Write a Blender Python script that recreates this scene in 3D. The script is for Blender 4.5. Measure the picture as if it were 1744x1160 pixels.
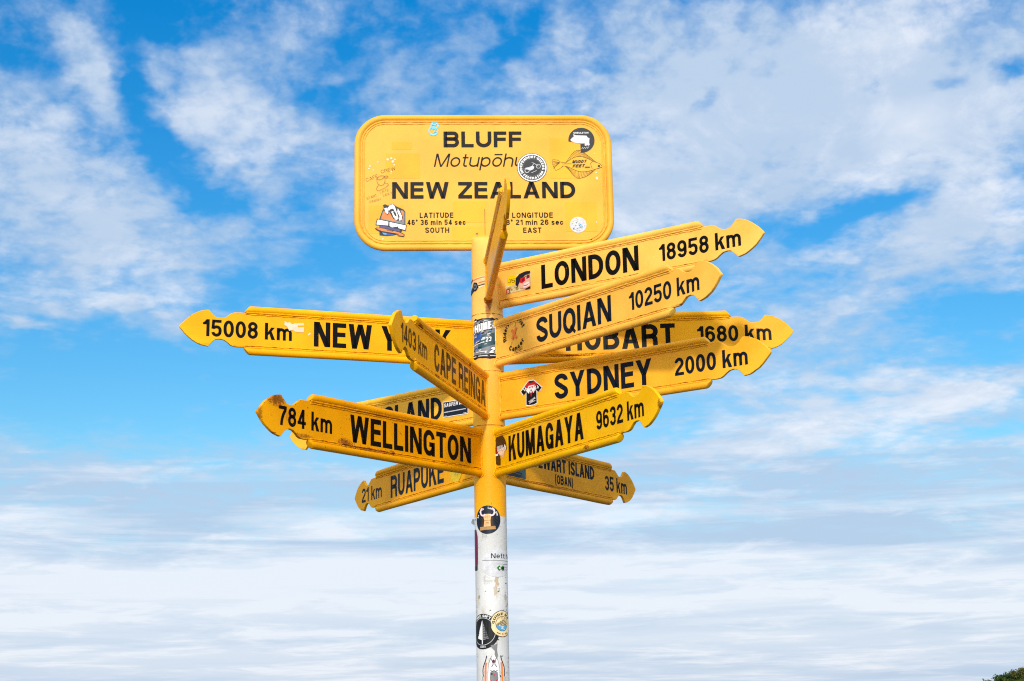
import bpy, bmesh, math, random
from mathutils import Vector, Matrix, noise

for o in list(bpy.data.objects):
    bpy.data.objects.remove(o, do_unlink=True)
S = bpy.context.scene
C = S.collection
rad = math.radians
EYE = 1.65                                   # camera height above the ground

# ------------------------------------------------------------------ camera
cam = bpy.data.cameras.new('camera')
cam.sensor_fit = 'HORIZONTAL'; cam.sensor_width = 36.0
cam.lens = 36.0 * 2614.33 / 1744.0
cam.clip_start = 0.05; cam.clip_end = 20000
co = bpy.data.objects.new('camera', cam); C.objects.link(co)
th, ps, ro = 0.226671, 0.016181, -0.019523
fw = Vector((math.sin(ps)*math.cos(th), math.cos(ps)*math.cos(th), math.sin(th)))
rt = Vector((math.cos(ps), -math.sin(ps), 0)); up = rt.cross(fw)
r2 = rt*math.cos(ro) + up*math.sin(ro); u2 = up*math.cos(ro) - rt*math.sin(ro)
M = Matrix((r2, u2, -fw)).transposed().to_4x4(); M.translation = (0, -5.47376, EYE)
co.matrix_world = M
S.camera = co

# ------------------------------------------------------------------ exposure
S.view_settings.view_transform = 'Standard'; S.view_settings.look = 'None'
S.view_settings.gamma = 1.0; S.view_settings.exposure = 0.4
S.render.engine = 'CYCLES'
S.cycles.use_denoising = False; S.cycles.pixel_filter_type = 'BLACKMAN_HARRIS'; S.cycles.filter_width = 1.15
S.cycles.sample_clamp_indirect = 4.0
S.cycles.max_bounces = 8; S.cycles.diffuse_bounces = 4

# ------------------------------------------------------------------ sun
SUN_AZ, SUN_EL = -97.5, 22.8                # azimuth from +x, towards the sun
sd = Vector((math.cos(rad(SUN_AZ))*math.cos(rad(SUN_EL)), math.sin(rad(SUN_AZ))*math.cos(rad(SUN_EL)), math.sin(rad(SUN_EL))))
sl = bpy.data.lights.new('sun', 'SUN'); sl.energy = 2.1; sl.angle = rad(4.0); sl.color = (1.0, 0.94, 0.85)
so = bpy.data.objects.new('sun', sl); C.objects.link(so)
so.rotation_euler = sd.to_track_quat('Z', 'Y').to_euler()

# ------------------------------------------------------------------ node helpers
class NT:
    def __init__(s, tree): s.t = tree; s.n = tree.nodes; s.l = tree.links
    def new(s, typ, **kw):
        n = s.n.new(typ)
        for k, v in kw.items(): setattr(n, k, v)
        return n
    def put(s, sock, v):
        if isinstance(v, bpy.types.NodeSocket): s.l.new(v, sock)
        elif v is not None: sock.default_value = v
    def math(s, op, a, b=None, c=None, clamp=False):
        n = s.new('ShaderNodeMath', operation=op, use_clamp=clamp)
        for i, v in enumerate((a, b, c)): s.put(n.inputs[i], v)
        return n.outputs[0]
    def vmath(s, op, a, b=None):
        n = s.new('ShaderNodeVectorMath', operation=op)
        s.put(n.inputs[0], a); s.put(n.inputs[1], b)
        return n.outputs[0]
    def mix(s, f, a, b, blend='MIX'):
        n = s.new('ShaderNodeMix', data_type='RGBA', blend_type=blend)
        s.put(n.inputs[0], f); s.put(n.inputs[6], a); s.put(n.inputs[7], b)
        return n.outputs[2]
    def ramp(s, v, lo, hi, o0=0.0, o1=1.0, smooth=True):
        n = s.new('ShaderNodeMapRange', interpolation_type='SMOOTHSTEP' if smooth else 'LINEAR')
        for i, x in enumerate((v, lo, hi, o0, o1)): s.put(n.inputs[i], x)
        return n.outputs[0]
    def noise(s, vec, scale, detail=2.0, rough=0.5, dist=0.0, w=None):
        n = s.new('ShaderNodeTexNoise')
        if vec is not None: s.l.new(vec, n.inputs['Vector'])
        n.inputs['Scale'].default_value = scale; n.inputs['Detail'].default_value = detail
        n.inputs['Roughness'].default_value = rough; n.inputs['Distortion'].default_value = dist
        return n
    def blob(s, vec, loc, size, rot=0.0):       # soft spot, 1 in the centre, 0 at the rim
        m = s.new('ShaderNodeMapping', vector_type='TEXTURE')
        s.l.new(vec, m.inputs['Vector'])
        m.inputs['Location'].default_value = loc; m.inputs['Scale'].default_value = size
        m.inputs['Rotation'].default_value = (0, 0, rot)
        g = s.new('ShaderNodeTexGradient', gradient_type='SPHERICAL')
        s.l.new(m.outputs[0], g.inputs[0])
        return g.outputs['Fac']
    def sep(s, v):
        n = s.new('ShaderNodeSeparateXYZ'); s.l.new(v, n.inputs[0]); return n.outputs
    def comb(s, x, y, z=0.0):
        n = s.new('ShaderNodeCombineXYZ')
        for i, v in enumerate((x, y, z)): s.put(n.inputs[i], v)
        return n.outputs[0]

# ------------------------------------------------------------------ sky
# clouds live in directions of the sky: azimuth from +y towards +x, elevation, half widths, turn, amount (degrees)
SKY = [(-15.8, 18.2, 7.39, 4.53, -30, 0.58), (-11.8, 16.1, 5.65, 1.29, 0, 0.15), (-17.3, 22.5, 1.96, 0.65, -10, -0.3), (-15.8, 23.6, 3.7, 0.97, -35, 0.3), (-14.7, 22.9, 2.83, 1.29, -40, 0.3), (-9.8, 21.3, 3.7, 2.8, 0, 0.5),
       (-8.7, 24.1, 3.26, 1.94, 0, 0.2), (-7.0, 20.4, 3.48, 2.59, 0, 0.25), (-5.2, 18.5, 2.83, 1.51, 10, 0.3), (-3.1, 23.0, 2.61, 0.65, 25, 0.3), (-2.9, 21.9, 3.48, 1.29, 20, 0.2), (9.8, 20.4, 10.43, 5.39, 0, 0.66),
       (15.6, 22.5, 9.13, 4.31, 0, 0.6), (19.0, 17.9, 4.35, 3.02, 0, 0.3), (6.9, 18.2, 4.78, 2.37, 0, 0.35), (17.4, 19.1, 5.22, 3.23, 0, 0.35), (5.3, 22.8, 3.91, 2.59, 0, 0.2), (0.6, 23.6, 3.26, 1.72, 0, 0.15),
       (16.3, 15.4, 6.52, 1.29, 8, 0.35), (18.3, 16.3, 3.48, 1.29, 0, 0.3), (12.7, 12.9, 6.52, 2.16, 10, 0.3), (18.7, 14.4, 4.35, 1.29, 5, 0.2), (7.1, 11.5, 3.48, 1.29, 0, 0.25), (9.5, 14.4, 2.61, 1.29, 15, 0.2),
       (14.6, 9.8, 7.39, 1.51, 5, 0.5), (9.2, 8.8, 6.09, 1.51, 0, 0.4), (17.7, 10.4, 3.04, 0.86, 0, 0.3), (-15.0, 14.5, 5.65, 0.65, 5, 0.35), (-9.2, 14.3, 5.65, 0.86, 3, 0.2), (-4.1, 15.2, 4.35, 0.86, 0, 0.15),
       (-17.4, 13.4, 1.96, 0.39, 0, 0.6), (-8.7, 10.6, 2.61, 0.47, 8, 0.25), (-12.8, 24.5, 2.61, 1.4, 0, -0.6), (-13.3, 22.8, 1.09, 1.29, 0, -0.4), (-12.0, 20.6, 1.09, 3.23, 25, -0.75), (-10.4, 18.8, 1.3, 1.51, 0, -0.4),
       (-6.6, 22.3, 2.17, 0.75, 0, -0.4), (-5.4, 21.6, 1.52, 0.54, 0, -0.3), (-5.2, 24.2, 1.96, 1.29, 0, -0.2), (-4.1, 15.9, 6.09, 0.86, 0, -0.25), (-11.8, 15.7, 4.35, 0.47, 0, -0.2), (-13.8, 11.6, 10.0, 2.37, 0, -0.5),
       (-12.7, 10.0, 10.43, 1.08, 0, -0.25), (-6.0, 11.7, 4.78, 1.51, 0, -0.4), (-8.5, 15.2, 4.35, 1.51, 0, -0.2), (2.5, 24.6, 1.3, 1.08, 0, -0.35), (1.3, 23.4, 1.09, 0.65, 0, -0.35), (4.1, 23.1, 0.76, 0.54, 0, -0.4),
       (8.3, 21.6, 0.87, 0.6, 0, -0.5), (10.6, 22.5, 0.87, 0.6, 0, -0.45), (15.5, 21.5, 1.2, 0.82, 0, -0.5), (18.0, 21.0, 0.98, 0.54, 0, -0.45), (20.4, 21.3, 0.98, 0.65, 0, -0.5), (15.1, 17.3, 2.61, 0.73, 10, -0.62),
       (12.9, 16.4, 2.17, 0.97, 20, -0.55), (11.6, 17.1, 1.41, 0.97, 0, -0.4), (18.0, 13.0, 3.26, 0.99, 5, -0.4), (18.7, 11.6, 2.39, 0.69, 0, -0.5), (16.8, 10.9, 2.83, 0.47, 5, -0.25), (13.6, 10.8, 8.26, 1.29, 0, 0.28),
       (12.8, 14.6, 3.26, 0.86, 10, -0.2), (18.2, 8.7, 2.39, 0.3, 0, -0.4), (13.1, 10.5, 2.17, 0.34, 0, -0.4), ]
BRIGHT = [(-9.8, 21.5, 2.39, 1.72, 0, 0.5), (16.4, 19.6, 2.17, 1.51, 0, 0.6), (14.6, 10.0, 6.96, 1.29, 0, 0.5), (-11.5, 4.0, 11.3, 1.94, 0, 0.5), (1.4, 3.9, 19.57, 1.72, 0, 0.4), (-12.0, 6.5, 5.65, 1.08, 0, -0.6), (12.2, 5.7, 6.96, 1.29, 0, -0.6), (10.8, 18.0, 5.65, 1.94, 0, -0.2)]
W = bpy.data.worlds.new('World'); S.world = W; W.use_nodes = True
def build_world():
    w = NT(W.node_tree); w.n.clear()
    out = w.new('ShaderNodeOutputWorld'); bg = w.new('ShaderNodeBackground')
    w.l.new(bg.outputs[0], out.inputs[0])
    bg.inputs[1].default_value = 0.1
    sky = w.new('ShaderNodeTexSky', sky_type='NISHITA')
    sky.sun_disc = False; sky.sun_elevation = rad(SUN_EL); sky.sun_rotation = rad(90.0 - SUN_AZ)
    sky.air_density = 1.0; sky.dust_density = 0.4; sky.ozone_density = 1.6
    hsv = w.new('ShaderNodeHueSaturation')
    w.l.new(sky.outputs[0], hsv.inputs['Color'])
    hsv.inputs['Saturation'].default_value = 1.3; hsv.inputs['Value'].default_value = 1.0
    tc = w.new('ShaderNodeTexCoord')
    d = w.vmath('NORMALIZE', tc.outputs['Generated'])
    x, y, z = w.sep(d)
    az = w.math('MULTIPLY', w.math('ARCTAN2', x, y), 57.29578)
    el = w.math('MULTIPLY', w.math('ARCSINE', z), 57.29578)
    tint = w.mix(1.0, hsv.outputs[0], w.mix(w.ramp(el, 8.0, 26.0, smooth=False), w.mix(w.ramp(el, 1.0, 9.0, smooth=False), SKY_RIM, SKY_LOW), SKY_HIGH), 'MULTIPLY')
    q = w.comb(w.math('MULTIPLY', az, 0.66), w.math('MULTIPLY', w.math('LOGARITHM', w.math('ADD', w.math('MAXIMUM', el, -1.0), 2.0), math.e), 24.0), 0.0)
    # ragged edges: the places of the cloud banks are pushed about by turbulence
    wn = w.noise(q, 0.16, 5, 0.6)
    we = w.ramp(el, 3.0, 17.0, 0.16, 0.85)
    wv = w.vmath('MULTIPLY', w.vmath('SUBTRACT', wn.outputs['Color'], (0.5, 0.5, 0.5)), w.comb(6.0, w.math('MULTIPLY', we, 6.0), 0.0))
    ae = w.vmath('ADD', w.comb(az, el, 0.0), wv)
    total = w.math('ADD', w.ramp(w.sep(ae)[1], 9.1, 7.9, 0.37, 0.80), w.ramp(w.sep(ae)[1], 8.0, 4.5, 0.0, 0.25))
    total = w.math('ADD', total, w.math('MULTIPLY', w.ramp(w.math('ABSOLUTE', az), 24.0, 50.0), 0.65))  # denser unseen cloud to the sides and behind, added for fill light
    total = w.math('ADD', total, w.ramp(el, 28.0, 50.0, 0.0, 0.45))  # likewise overhead, unseen cloud added for fill
    for (a, e, ra, re, rot, amt) in SKY:
        b = w.blob(ae, (a, e, 0), (ra, re, 1), rad(rot))
        b = w.math('SMOOTH_MIN', b, 0.75, 0.3)
        total = w.math('MULTIPLY_ADD', b, amt*1.33, total)
    n1 = w.noise(q, 0.30, 9, 0.60, 0.25).outputs['Fac']
    n2 = w.noise(w.vmath('ADD', q, (31.0, 7.0, 3.0)), 0.85, 7, 0.58, 0.2).outputs['Fac']
    amp = w.ramp(el, 1.0, 12.0, 0.36, 1.0)
    n3 = w.noise(w.vmath('ADD', q, (5.0, -17.0, 9.0)), 2.2, 5, 0.52, 0.15).outputs['Fac']
    nn = w.math('ADD', w.math('MULTIPLY', w.math('SUBTRACT', n1, 0.5), 1.2), w.math('MULTIPLY', w.math('SUBTRACT', n2, 0.5), 1.0))
    nn = w.math('MULTIPLY_ADD', w.math('SUBTRACT', n3, 0.5), 0.46, nn)
    # puffs parted by thin blue clefts
    cv = w.noise(w.vmath('ADD', q, (-41.0, 3.0, 17.0)), 0.55, 4, 0.55, 0.15).outputs['Fac']
    cleft = w.ramp(w.math('ABSOLUTE', w.math('SUBTRACT', cv, 0.5)), 0.0, 0.11, -0.12, 0.03)
    nn = w.math('ADD', nn, cleft)
    dens = w.math('MULTIPLY_ADD', nn, amp, total)
    dens = w.ramp(dens, 0.0, 1.08)
    dens = w.math('MULTIPLY', dens, 0.95)
    # bright tops and bluer, thinner or shaded parts
    sh = w.noise(w.vmath('ADD', q, (-13.0, 22.0, 5.0)), 0.34, 8, 0.64, 0.3).outputs['Fac']
    stre = w.noise(w.comb(w.math('MULTIPLY', az, 0.055), w.math('MULTIPLY', el, 1.0), 4.0), 1.0, 8, 0.60, 0.3).outputs['Fac']
    br = w.math('ADD', w.ramp(sh, 0.42, 0.80), w.math('MULTIPLY', w.math('SUBTRACT', dens, 0.7), 0.6), clamp=True)
    br = w.math('ADD', br, w.math('SUBTRACT', w.ramp(el, 8.0, 3.0, 0.03, 0.40), w.ramp(el, 2.6, 0.5, 0.0, 0.30)))
    br = w.math('ADD', br, w.math('MULTIPLY', w.ramp(stre, 0.36, 0.68, -0.42, 0.50), w.math('MULTIPLY', w.ramp(el, 10.5, 7.0), w.ramp(el, 2.0, 6.0, 0.45, 1.0))))
    for (a, e, ra, re, rot, amt) in BRIGHT:
        b = w.blob(ae, (a, e, 0), (ra, re, 1), rad(rot))
        br = w.math('MULTIPLY_ADD', b, amt, br)
    br = w.math('MINIMUM', w.math('MAXIMUM', br, 0.0), 1.0)
    cl = w.mix(br, CLOUD_DIM, CLOUD_LIT)
    # cloud near the sun is lit through, boosted as fill from behind the camera
    glow = w.new('ShaderNodeVectorMath', operation='DOT_PRODUCT'); w.put(glow.inputs[0], d); w.put(glow.inputs[1], tuple(sd))
    cl = w.mix(1.0, cl, w.mix(w.ramp(glow.outputs['Value'], 0.0, 0.95), (1, 1, 1, 1), (3.1, 2.9, 2.5, 1)), 'MULTIPLY')
    w.l.new(w.mix(dens, tint, cl), bg.inputs[0])
SKY_RIM = (0.80, 0.80, 0.94, 1); SKY_LOW = (0.62, 0.92, 0.99, 1); SKY_HIGH = (0.03, 0.90, 1.20, 1)
CLOUD_DIM = (3.6, 4.7, 6.2, 1); CLOUD_LIT = (6.3, 6.7, 7.4, 1)
build_world()

# ------------------------------------------------------------------ materials
def new_mat(name):
    m = bpy.data.materials.new(name); m.use_nodes = True
    t = NT(m.node_tree); b = t.n['Principled BSDF']
    return m, t, b

def yellow_paint(name, rust=(), base=(0.82, 0.37, 0.002, 1), rough=0.38, grain=0.12, speck=0.775, dirt=0.28, spec=0.13, seam=0.75):
    m, t, b = new_mat(name)
    tc = t.new('ShaderNodeTexCoord').outputs['Object']
    big = t.noise(tc, 5.0, 4, 0.55).outputs['Fac']
    fine = t.noise(tc, 55.0, 5, 0.6).outputs['Fac']
    hi = tuple(min(1, c*1.07) for c in base[:3]) + (1,); lo = (base[0]*0.93, base[1]*0.88, base[2]*0.7, 1)
    col = t.mix(t.ramp(big, 0.32, 0.68), lo, hi)
    # thin grey-brown grime in drifting streaks
    st = t.new('ShaderNodeMapping'); t.l.new(tc, st.inputs[0]); st.inputs['Scale'].default_value = (30, 30, 5)
    streak = t.noise(st.outputs[0], 1.0, 5, 0.65).outputs['Fac']
    col = t.mix(t.math('MULTIPLY', t.ramp(streak, 0.56, 0.80), dirt), col, (0.50, 0.20, 0.008, 1))
    # pin-hole rust specks
    sp = t.noise(tc, 95.0, 2, 0.5).outputs['Fac']
    spm = t.ramp(sp, speck, speck+0.03)
    col = t.mix(t.math('MULTIPLY', spm, 0.8), col, (0.10, 0.030, 0.008, 1))
    rmask = None
    if seam:                                            # rust where the plate is welded to the pole
        root = t.math('MULTIPLY', t.ramp(t.math('ABSOLUTE', t.math('SUBTRACT', t.sep(tc)[0], 0.0625)), 0.0035, 0.001), t.ramp(t.noise(tc, 45.0, 5, 0.7).outputs['Fac'], 0.52, 0.60))
    if seam:                                            # broken rust line where the edge tube is welded on
        gap = t.math('ABSOLUTE', t.math('SUBTRACT', t.math('ABSOLUTE', t.sep(tc)[2]), 0.0572))
        line = t.math('MULTIPLY', t.ramp(gap, 0.0030, 0.0008), t.ramp(t.noise(tc, 38.0, 6, 0.7).outputs['Fac'], 0.50, 0.62))
        rmask = t.math('MULTIPLY', t.math('MAXIMUM', line, root), seam)
    for (loc, size, amt) in rust:
        g = t.blob(tc, loc, size)
        k = t.math('MULTIPLY', t.math('ADD', t.math('MULTIPLY', g, 1.1), t.math('MULTIPLY', t.math('SUBTRACT', t.noise(tc, 210.0, 6, 0.75).outputs['Fac'], 0.5), 3.0)), t.ramp(g, 0.0, 0.45))
        k = t.math('MULTIPLY', t.ramp(k, 0.38, 0.62), amt)
        rmask = k if rmask is None else t.math('MAXIMUM', rmask, k)
    if rmask is not None:
        rc = t.mix(t.ramp(fine, 0.35, 0.65), (0.11, 0.022, 0.005, 1), (0.45, 0.13, 0.012, 1))
        col = t.mix(rmask, col, rc)
    t.l.new(col, b.inputs['Base Color'])
    r = t.math('MULTIPLY_ADD', t.math('SUBTRACT', big, 0.5), 0.25, rough)
    if rmask is not None: r = t.math('MULTIPLY_ADD', rmask, 0.4, r)
    t.l.new(r, b.inputs['Roughness'])
    bu = t.new('ShaderNodeBump'); bu.inputs['Strength'].default_value = grain; bu.inputs['Distance'].default_value = 0.004
    hn = t.math('ADD', fine, t.math('MULTIPLY', t.noise(tc, 14.0, 3, 0.5).outputs['Fac'], 1.5))
    t.l.new(hn, bu.inputs['Height']); t.l.new(bu.outputs[0], b.inputs['Normal'])
    b.inputs['Specular IOR Level'].default_value = spec
    return m

YEL = yellow_paint('yellow_paint')
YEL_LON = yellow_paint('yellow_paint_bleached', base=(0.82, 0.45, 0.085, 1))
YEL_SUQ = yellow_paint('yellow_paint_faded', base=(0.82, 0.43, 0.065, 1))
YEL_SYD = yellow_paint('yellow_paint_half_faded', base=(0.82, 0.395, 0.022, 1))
YEL_RUA = yellow_paint('yellow_paint_deep', base=(0.84, 0.37, 0.0, 1), spec=0.05)
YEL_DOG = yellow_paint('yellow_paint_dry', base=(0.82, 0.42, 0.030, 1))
YEL_CLEAN = yellow_paint('yellow_paint_clean', base=(0.74, 0.370, 0.026, 1), rough=0.5, grain=0.05, dirt=0.1, speck=0.9, spec=0.14, seam=0)
YEL_BOARD = yellow_paint('yellow_paint_board', rough=0.42, dirt=0.06, speck=0.84, grain=0.05, spec=0.14, base=(0.74, 0.375, 0.040, 1), seam=0)
YEL_WELL = yellow_paint('yellow_paint_rusty', speck=0.70, dirt=0.45, base=(0.78, 0.325, 0.001, 1), rust=[
    ((1.085, 0.0, 0.048), (0.075, 0.05, 0.040), 0.85), ((0.775, 0.0, -0.050), (0.060, 0.05, 0.026), 0.95),
    ((0.665, 0.0, -0.058), (0.030, 0.05, 0.012), 0.9), ((0.60, 0.0, -0.060), (0.022, 0.05, 0.013), 0.9),
    ((0.545, 0.0, -0.058), (0.024, 0.05, 0.016), 0.95), ((1.03, 0.0, 0.0), (0.03, 0.05, 0.03), 0.5), ((0.33, 0, -0.062), (0.02, 0.05, 0.008), 0.8), ((0.66, 0, -0.060), (0.26, 0.05, 0.011), 0.85), ((0.98, 0, -0.052), (0.10, 0.05, 0.012), 0.7), ((1.155, 0, -0.005), (0.02, 0.05, 0.05), 0.6), ((0.6, 0, 0.060), (0.3, 0.05, 0.007), 0.6)])
YEL_REIN = yellow_paint('yellow_paint_scuffed', speck=0.76, dirt=0.3, rust=[
    ((0.90, 0.0, 0.062), (0.05, 0.05, 0.010), 0.9), ((0.30, 0.0, 0.062), (0.03, 0.05, 0.010), 0.9),
    ((0.72, 0.0, -0.06), (0.06, 0.05, 0.014), 0.8), ((0.48, 0.0, -0.062), (0.03, 0.05, 0.010), 0.9), ((0.18, 0, -0.062), (0.03, 0.05, 0.010), 0.9)])
YEL_EQ = yellow_paint('yellow_paint_edge_rust', speck=0.78, dirt=0.3, rust=[
    ((0.075, 0.0, -0.080), (0.05, 0.05, 0.035), 1.0), ((0.3, 0.0, 0.061), (0.30, 0.05, 0.008), 0.7)])
YEL_STEW = yellow_paint('yellow_paint_chalky', base=(0.66, 0.29, 0.008, 1), rough=0.6, grain=0.55, dirt=0.5, speck=0.75, rust=[
    ((0.4, 0.0, -0.063), (0.5, 0.05, 0.009), 0.6)])
YEL_KUM = yellow_paint('yellow_paint_chipped', base=(0.82, 0.43, 0.002, 1), rust=[((0.70, 0.0, -0.075), (0.035, 0.05, 0.014), 0.9), ((1.12, 0, -0.01), (0.015, 0.05, 0.03), 0.8)])
YEL_HOB = yellow_paint('yellow_paint_weathered', rust=[((0.30, 0.0, -0.063), (0.16, 0.05, 0.007), 1.0)])

def lettering_mat(name, col, chips=0.72, spec=0.07):
    m, t, b = new_mat(name)
    tc = t.new('ShaderNodeTexCoord').outputs['Object']
    n = t.noise(tc, 120.0, 3, 0.6).outputs['Fac']
    c = t.mix(t.ramp(n, chips, chips+0.03), col, (0.66, 0.30, 0.02, 1))
    t.l.new(c, b.inputs['Base Color'])
    b.inputs['Roughness'].default_value = 0.4
    b.inputs['Specular IOR Level'].default_value = spec
    return m
BLACK = lettering_mat('black_lettering', (0.004, 0.0036, 0.004, 1))
NAVY = lettering_mat('navy_lettering', (0.005, 0.009, 0.018, 1))
GLARE_BROWN = lettering_mat('glare_brown_lettering', (0.040, 0.018, 0.004, 1), 0.70, 0.15)  # dark letters browned in the base colour to stand in for glare
BOARDBLK = lettering_mat('charcoal_lettering', (0.012, 0.010, 0.010, 1), 0.80, 0.06)

_ink = {}
def srgb(r, g, b):
    f = lambda c: c/12.92 if c <= 0.04045 else ((c+0.055)/1.055)**2.4
    return (f(r/255), f(g/255), f(b/255), 1)
INK = dict(black=(18, 18, 20), charcoal=(38, 36, 38), grey=(120, 118, 120), light=(196, 194, 196), white=(226, 224, 222), cream=(226, 200, 150),
           pink=(232, 200, 200), orange=(226, 120, 50), red=(190, 24, 34), maroon=(104, 20, 52), blue=(28, 74, 150), sky=(80, 150, 190), navy=(18, 26, 42),
           teal=(46, 76, 84), green=(46, 110, 40), dkgreen=(24, 44, 26), brown=(60, 38, 20), tan=(170, 126, 78), skin=(206, 160, 138), cyan=(110, 196, 214),
           lime=(224, 186, 0), olive=(140, 136, 70), sand=(206, 190, 140), peach=(222, 176, 120), pencil=(84, 50, 10), residue=(236, 200, 170), straw=(232, 186, 62), purple=(70, 66, 110))
def ink(n):
    if n not in _ink:
        m, t, b = new_mat('ink_' + n)
        tc = t.new('ShaderNodeTexCoord').outputs['Object']
        c = srgb(*INK[n]); k = t.noise(tc, 60.0, 4, 0.6).outputs['Fac']
        col = t.mix(t.ramp(k, 0.3, 0.7), tuple(v*0.88 for v in c[:3]) + (1,), tuple(min(1, v*1.08) for v in c[:3]) + (1,))
        t.l.new(col, b.inputs['Base Color']); b.inputs['Roughness'].default_value = 0.45; b.inputs['Specular IOR Level'].default_value = 0.22
        _ink[n] = m
    return _ink[n]

def pole_mat():
    m, t, b = new_mat('pole_paint')
    tc = t.new('ShaderNodeTexCoord').outputs['Object']
    x, y, z = t.sep(tc)
    big = t.noise(tc, 6.0, 4, 0.55).outputs['Fac']; fine = t.noise(tc, 60.0, 5, 0.6).outputs['Fac']
    yel = t.mix(t.ramp(big, 0.32, 0.68), (0.75, 0.315, 0.005, 1), (0.84, 0.375, 0.006, 1))
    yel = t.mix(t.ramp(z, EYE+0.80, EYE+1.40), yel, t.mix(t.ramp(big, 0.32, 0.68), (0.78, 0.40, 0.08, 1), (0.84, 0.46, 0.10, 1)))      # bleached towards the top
    yel = t.mix(t.math('MULTIPLY', t.ramp(t.noise(tc, 95.0, 2, 0.5).outputs['Fac'], 0.76, 0.79), 0.7), yel, (0.12, 0.04, 0.01, 1))
    for zr in (0.943, 1.142, 1.354):                    # rust in the seams where pole lengths were joined
        k = t.math('MULTIPLY', t.ramp(t.math('ABSOLUTE', t.math('SUBTRACT', z, EYE+zr-0.002)), 0.0032, 0.001), t.ramp(t.noise(tc, 40.0, 5, 0.7).outputs['Fac'], 0.46, 0.58))
        yel = t.mix(t.math('MULTIPLY', k, 0.6), yel, (0.16, 0.05, 0.01, 1))
    for loc, size, amt in [((0.005, -0.057, EYE+1.385), (0.022, 0.05, 0.045), 1.0), ((0.003, -0.057, EYE+1.36), (0.016, 0.05, 0.05), 0.8), ((-0.02, -0.057, EYE+0.93), (0.02, 0.05, 0.02), 0.35)]:
        g = t.blob(tc, loc, size)
        k = t.ramp(t.math('ADD', g, t.math('SUBTRACT', fine, 0.5)), 0.25, 0.6)
        yel = t.mix(t.math('MULTIPLY', k, amt*0.8), yel, (0.22, 0.06, 0.008, 1))
    wht = t.mix(t.ramp(big, 0.3, 0.7), (0.52, 0.50, 0.48, 1), (0.65, 0.635, 0.62, 1))
    # tan run stains, dark knocks
    st = t.new('ShaderNodeMapping'); t.l.new(tc, st.inputs[0]); st.inputs['Scale'].default_value = (45, 45, 11)
    s1 = t.noise(st.outputs[0], 1.0, 5, 0.65).outputs['Fac']
    wht = t.mix(t.math('MULTIPLY', t.ramp(s1, 0.54, 0.72), 0.55), wht, (0.42, 0.33, 0.20, 1))
    s2 = t.noise(tc, 24.0, 8, 0.7).outputs['Fac']
    wht = t.mix(t.math('MULTIPLY', t.ramp(s2, 0.54, 0.68), 0.62), wht, (0.30, 0.27, 0.24, 1))
    for loc, size, amt in [((0.018, -0.055, EYE+0.395), (0.014, 0.05, 0.045), 0.9), ((0.012, -0.055, EYE+0.355), (0.012, 0.05, 0.03), 0.7), ((-0.044, -0.036, EYE+0.335), (0.006, 0.05, 0.016), 1.3)]:
        g = t.blob(tc, loc, size)
        k = t.ramp(t.math('ADD', g, t.math('MULTIPLY', t.math('SUBTRACT', t.noise(tc, 90.0, 5, 0.6).outputs['Fac'], 0.5), 1.6)), 0.35, 0.55)
        wht = t.mix(t.math('MINIMUM', t.math('MULTIPLY', k, amt*0.8), 1.0), wht, (0.40, 0.25, 0.10, 1))
    kn = t.math('ADD', t.noise(tc, 85.0, 3, 0.55).outputs['Fac'], t.math('MULTIPLY', t.ramp(x, -0.02, 0.055), 0.05))
    wht = t.mix(t.ramp(kn, 0.675, 0.70), wht, (0.07, 0.055, 0.045, 1))
    edge = t.math('ADD', z, t.math('MULTIPLY', t.math('SUBTRACT', fine, 0.5), 0.004))
    col = t.mix(t.ramp(edge, EYE+0.6145, EYE+0.6155), wht, yel)
    t.l.new(col, b.inputs['Base Color']); b.inputs['Roughness'].default_value = 0.45; b.inputs['Specular IOR Level'].default_value = 0.12
    bu = t.new('ShaderNodeBump'); bu.inputs['Strength'].default_value = 0.18; bu.inputs['Distance'].default_value = 0.004
    t.l.new(t.math('ADD', fine, t.math('MULTIPLY', big, 2.0)), bu.inputs['Height']); t.l.new(bu.outputs[0], b.inputs['Normal'])
    return m
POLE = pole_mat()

# ------------------------------------------------------------------ mesh helpers
def link(name, bm, mats, parent=None, label=None, smooth=True):
    me = bpy.data.meshes.new(name); bm.to_mesh(me); bm.free()
    for m in (mats if isinstance(mats, (list, tuple)) else [mats]): me.materials.append(m)
    if smooth:
        for p in me.polygons: p.use_smooth = True
    o = bpy.data.objects.new(name, me); C.objects.link(o)
    if parent: o.parent = parent
    if label: o['label'] = label
    return o

def tube(bm, pts, radii, nseg=14, cap=True):
    rings = []
    n = len(pts)
    ref = None
    for i, p in enumerate(pts):
        d = (pts[min(i+1, n-1)] - pts[max(i-1, 0)]).normalized()
        if ref is None: ref = d.orthogonal().normalized()
        ref = (ref - d*ref.dot(d)).normalized(); b2 = d.cross(ref)
        r = radii[i] if isinstance(radii, (list, tuple)) else radii
        rings.append([bm.verts.new(p + (ref*math.cos(a) + b2*math.sin(a))*r) for a in [2*math.pi*k/nseg for k in range(nseg)]])
    for a, b in zip(rings, rings[1:]):
        for k in range(nseg): bm.faces.new((a[k], a[(k+1) % nseg], b[(k+1) % nseg], b[k]))
    if cap:
        bm.faces.new(rings[0][::-1]); bm.faces.new(rings[-1])
    return rings

def bez(p0, p1, p2, p3, n=10):
    return [tuple((1-t)**3*a + 3*(1-t)**2*t*b + 3*(1-t)*t*t*c + t**3*d for a, b, c, d in zip(p0, p1, p2, p3)) for t in [i/n for i in range(n+1)]]

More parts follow.
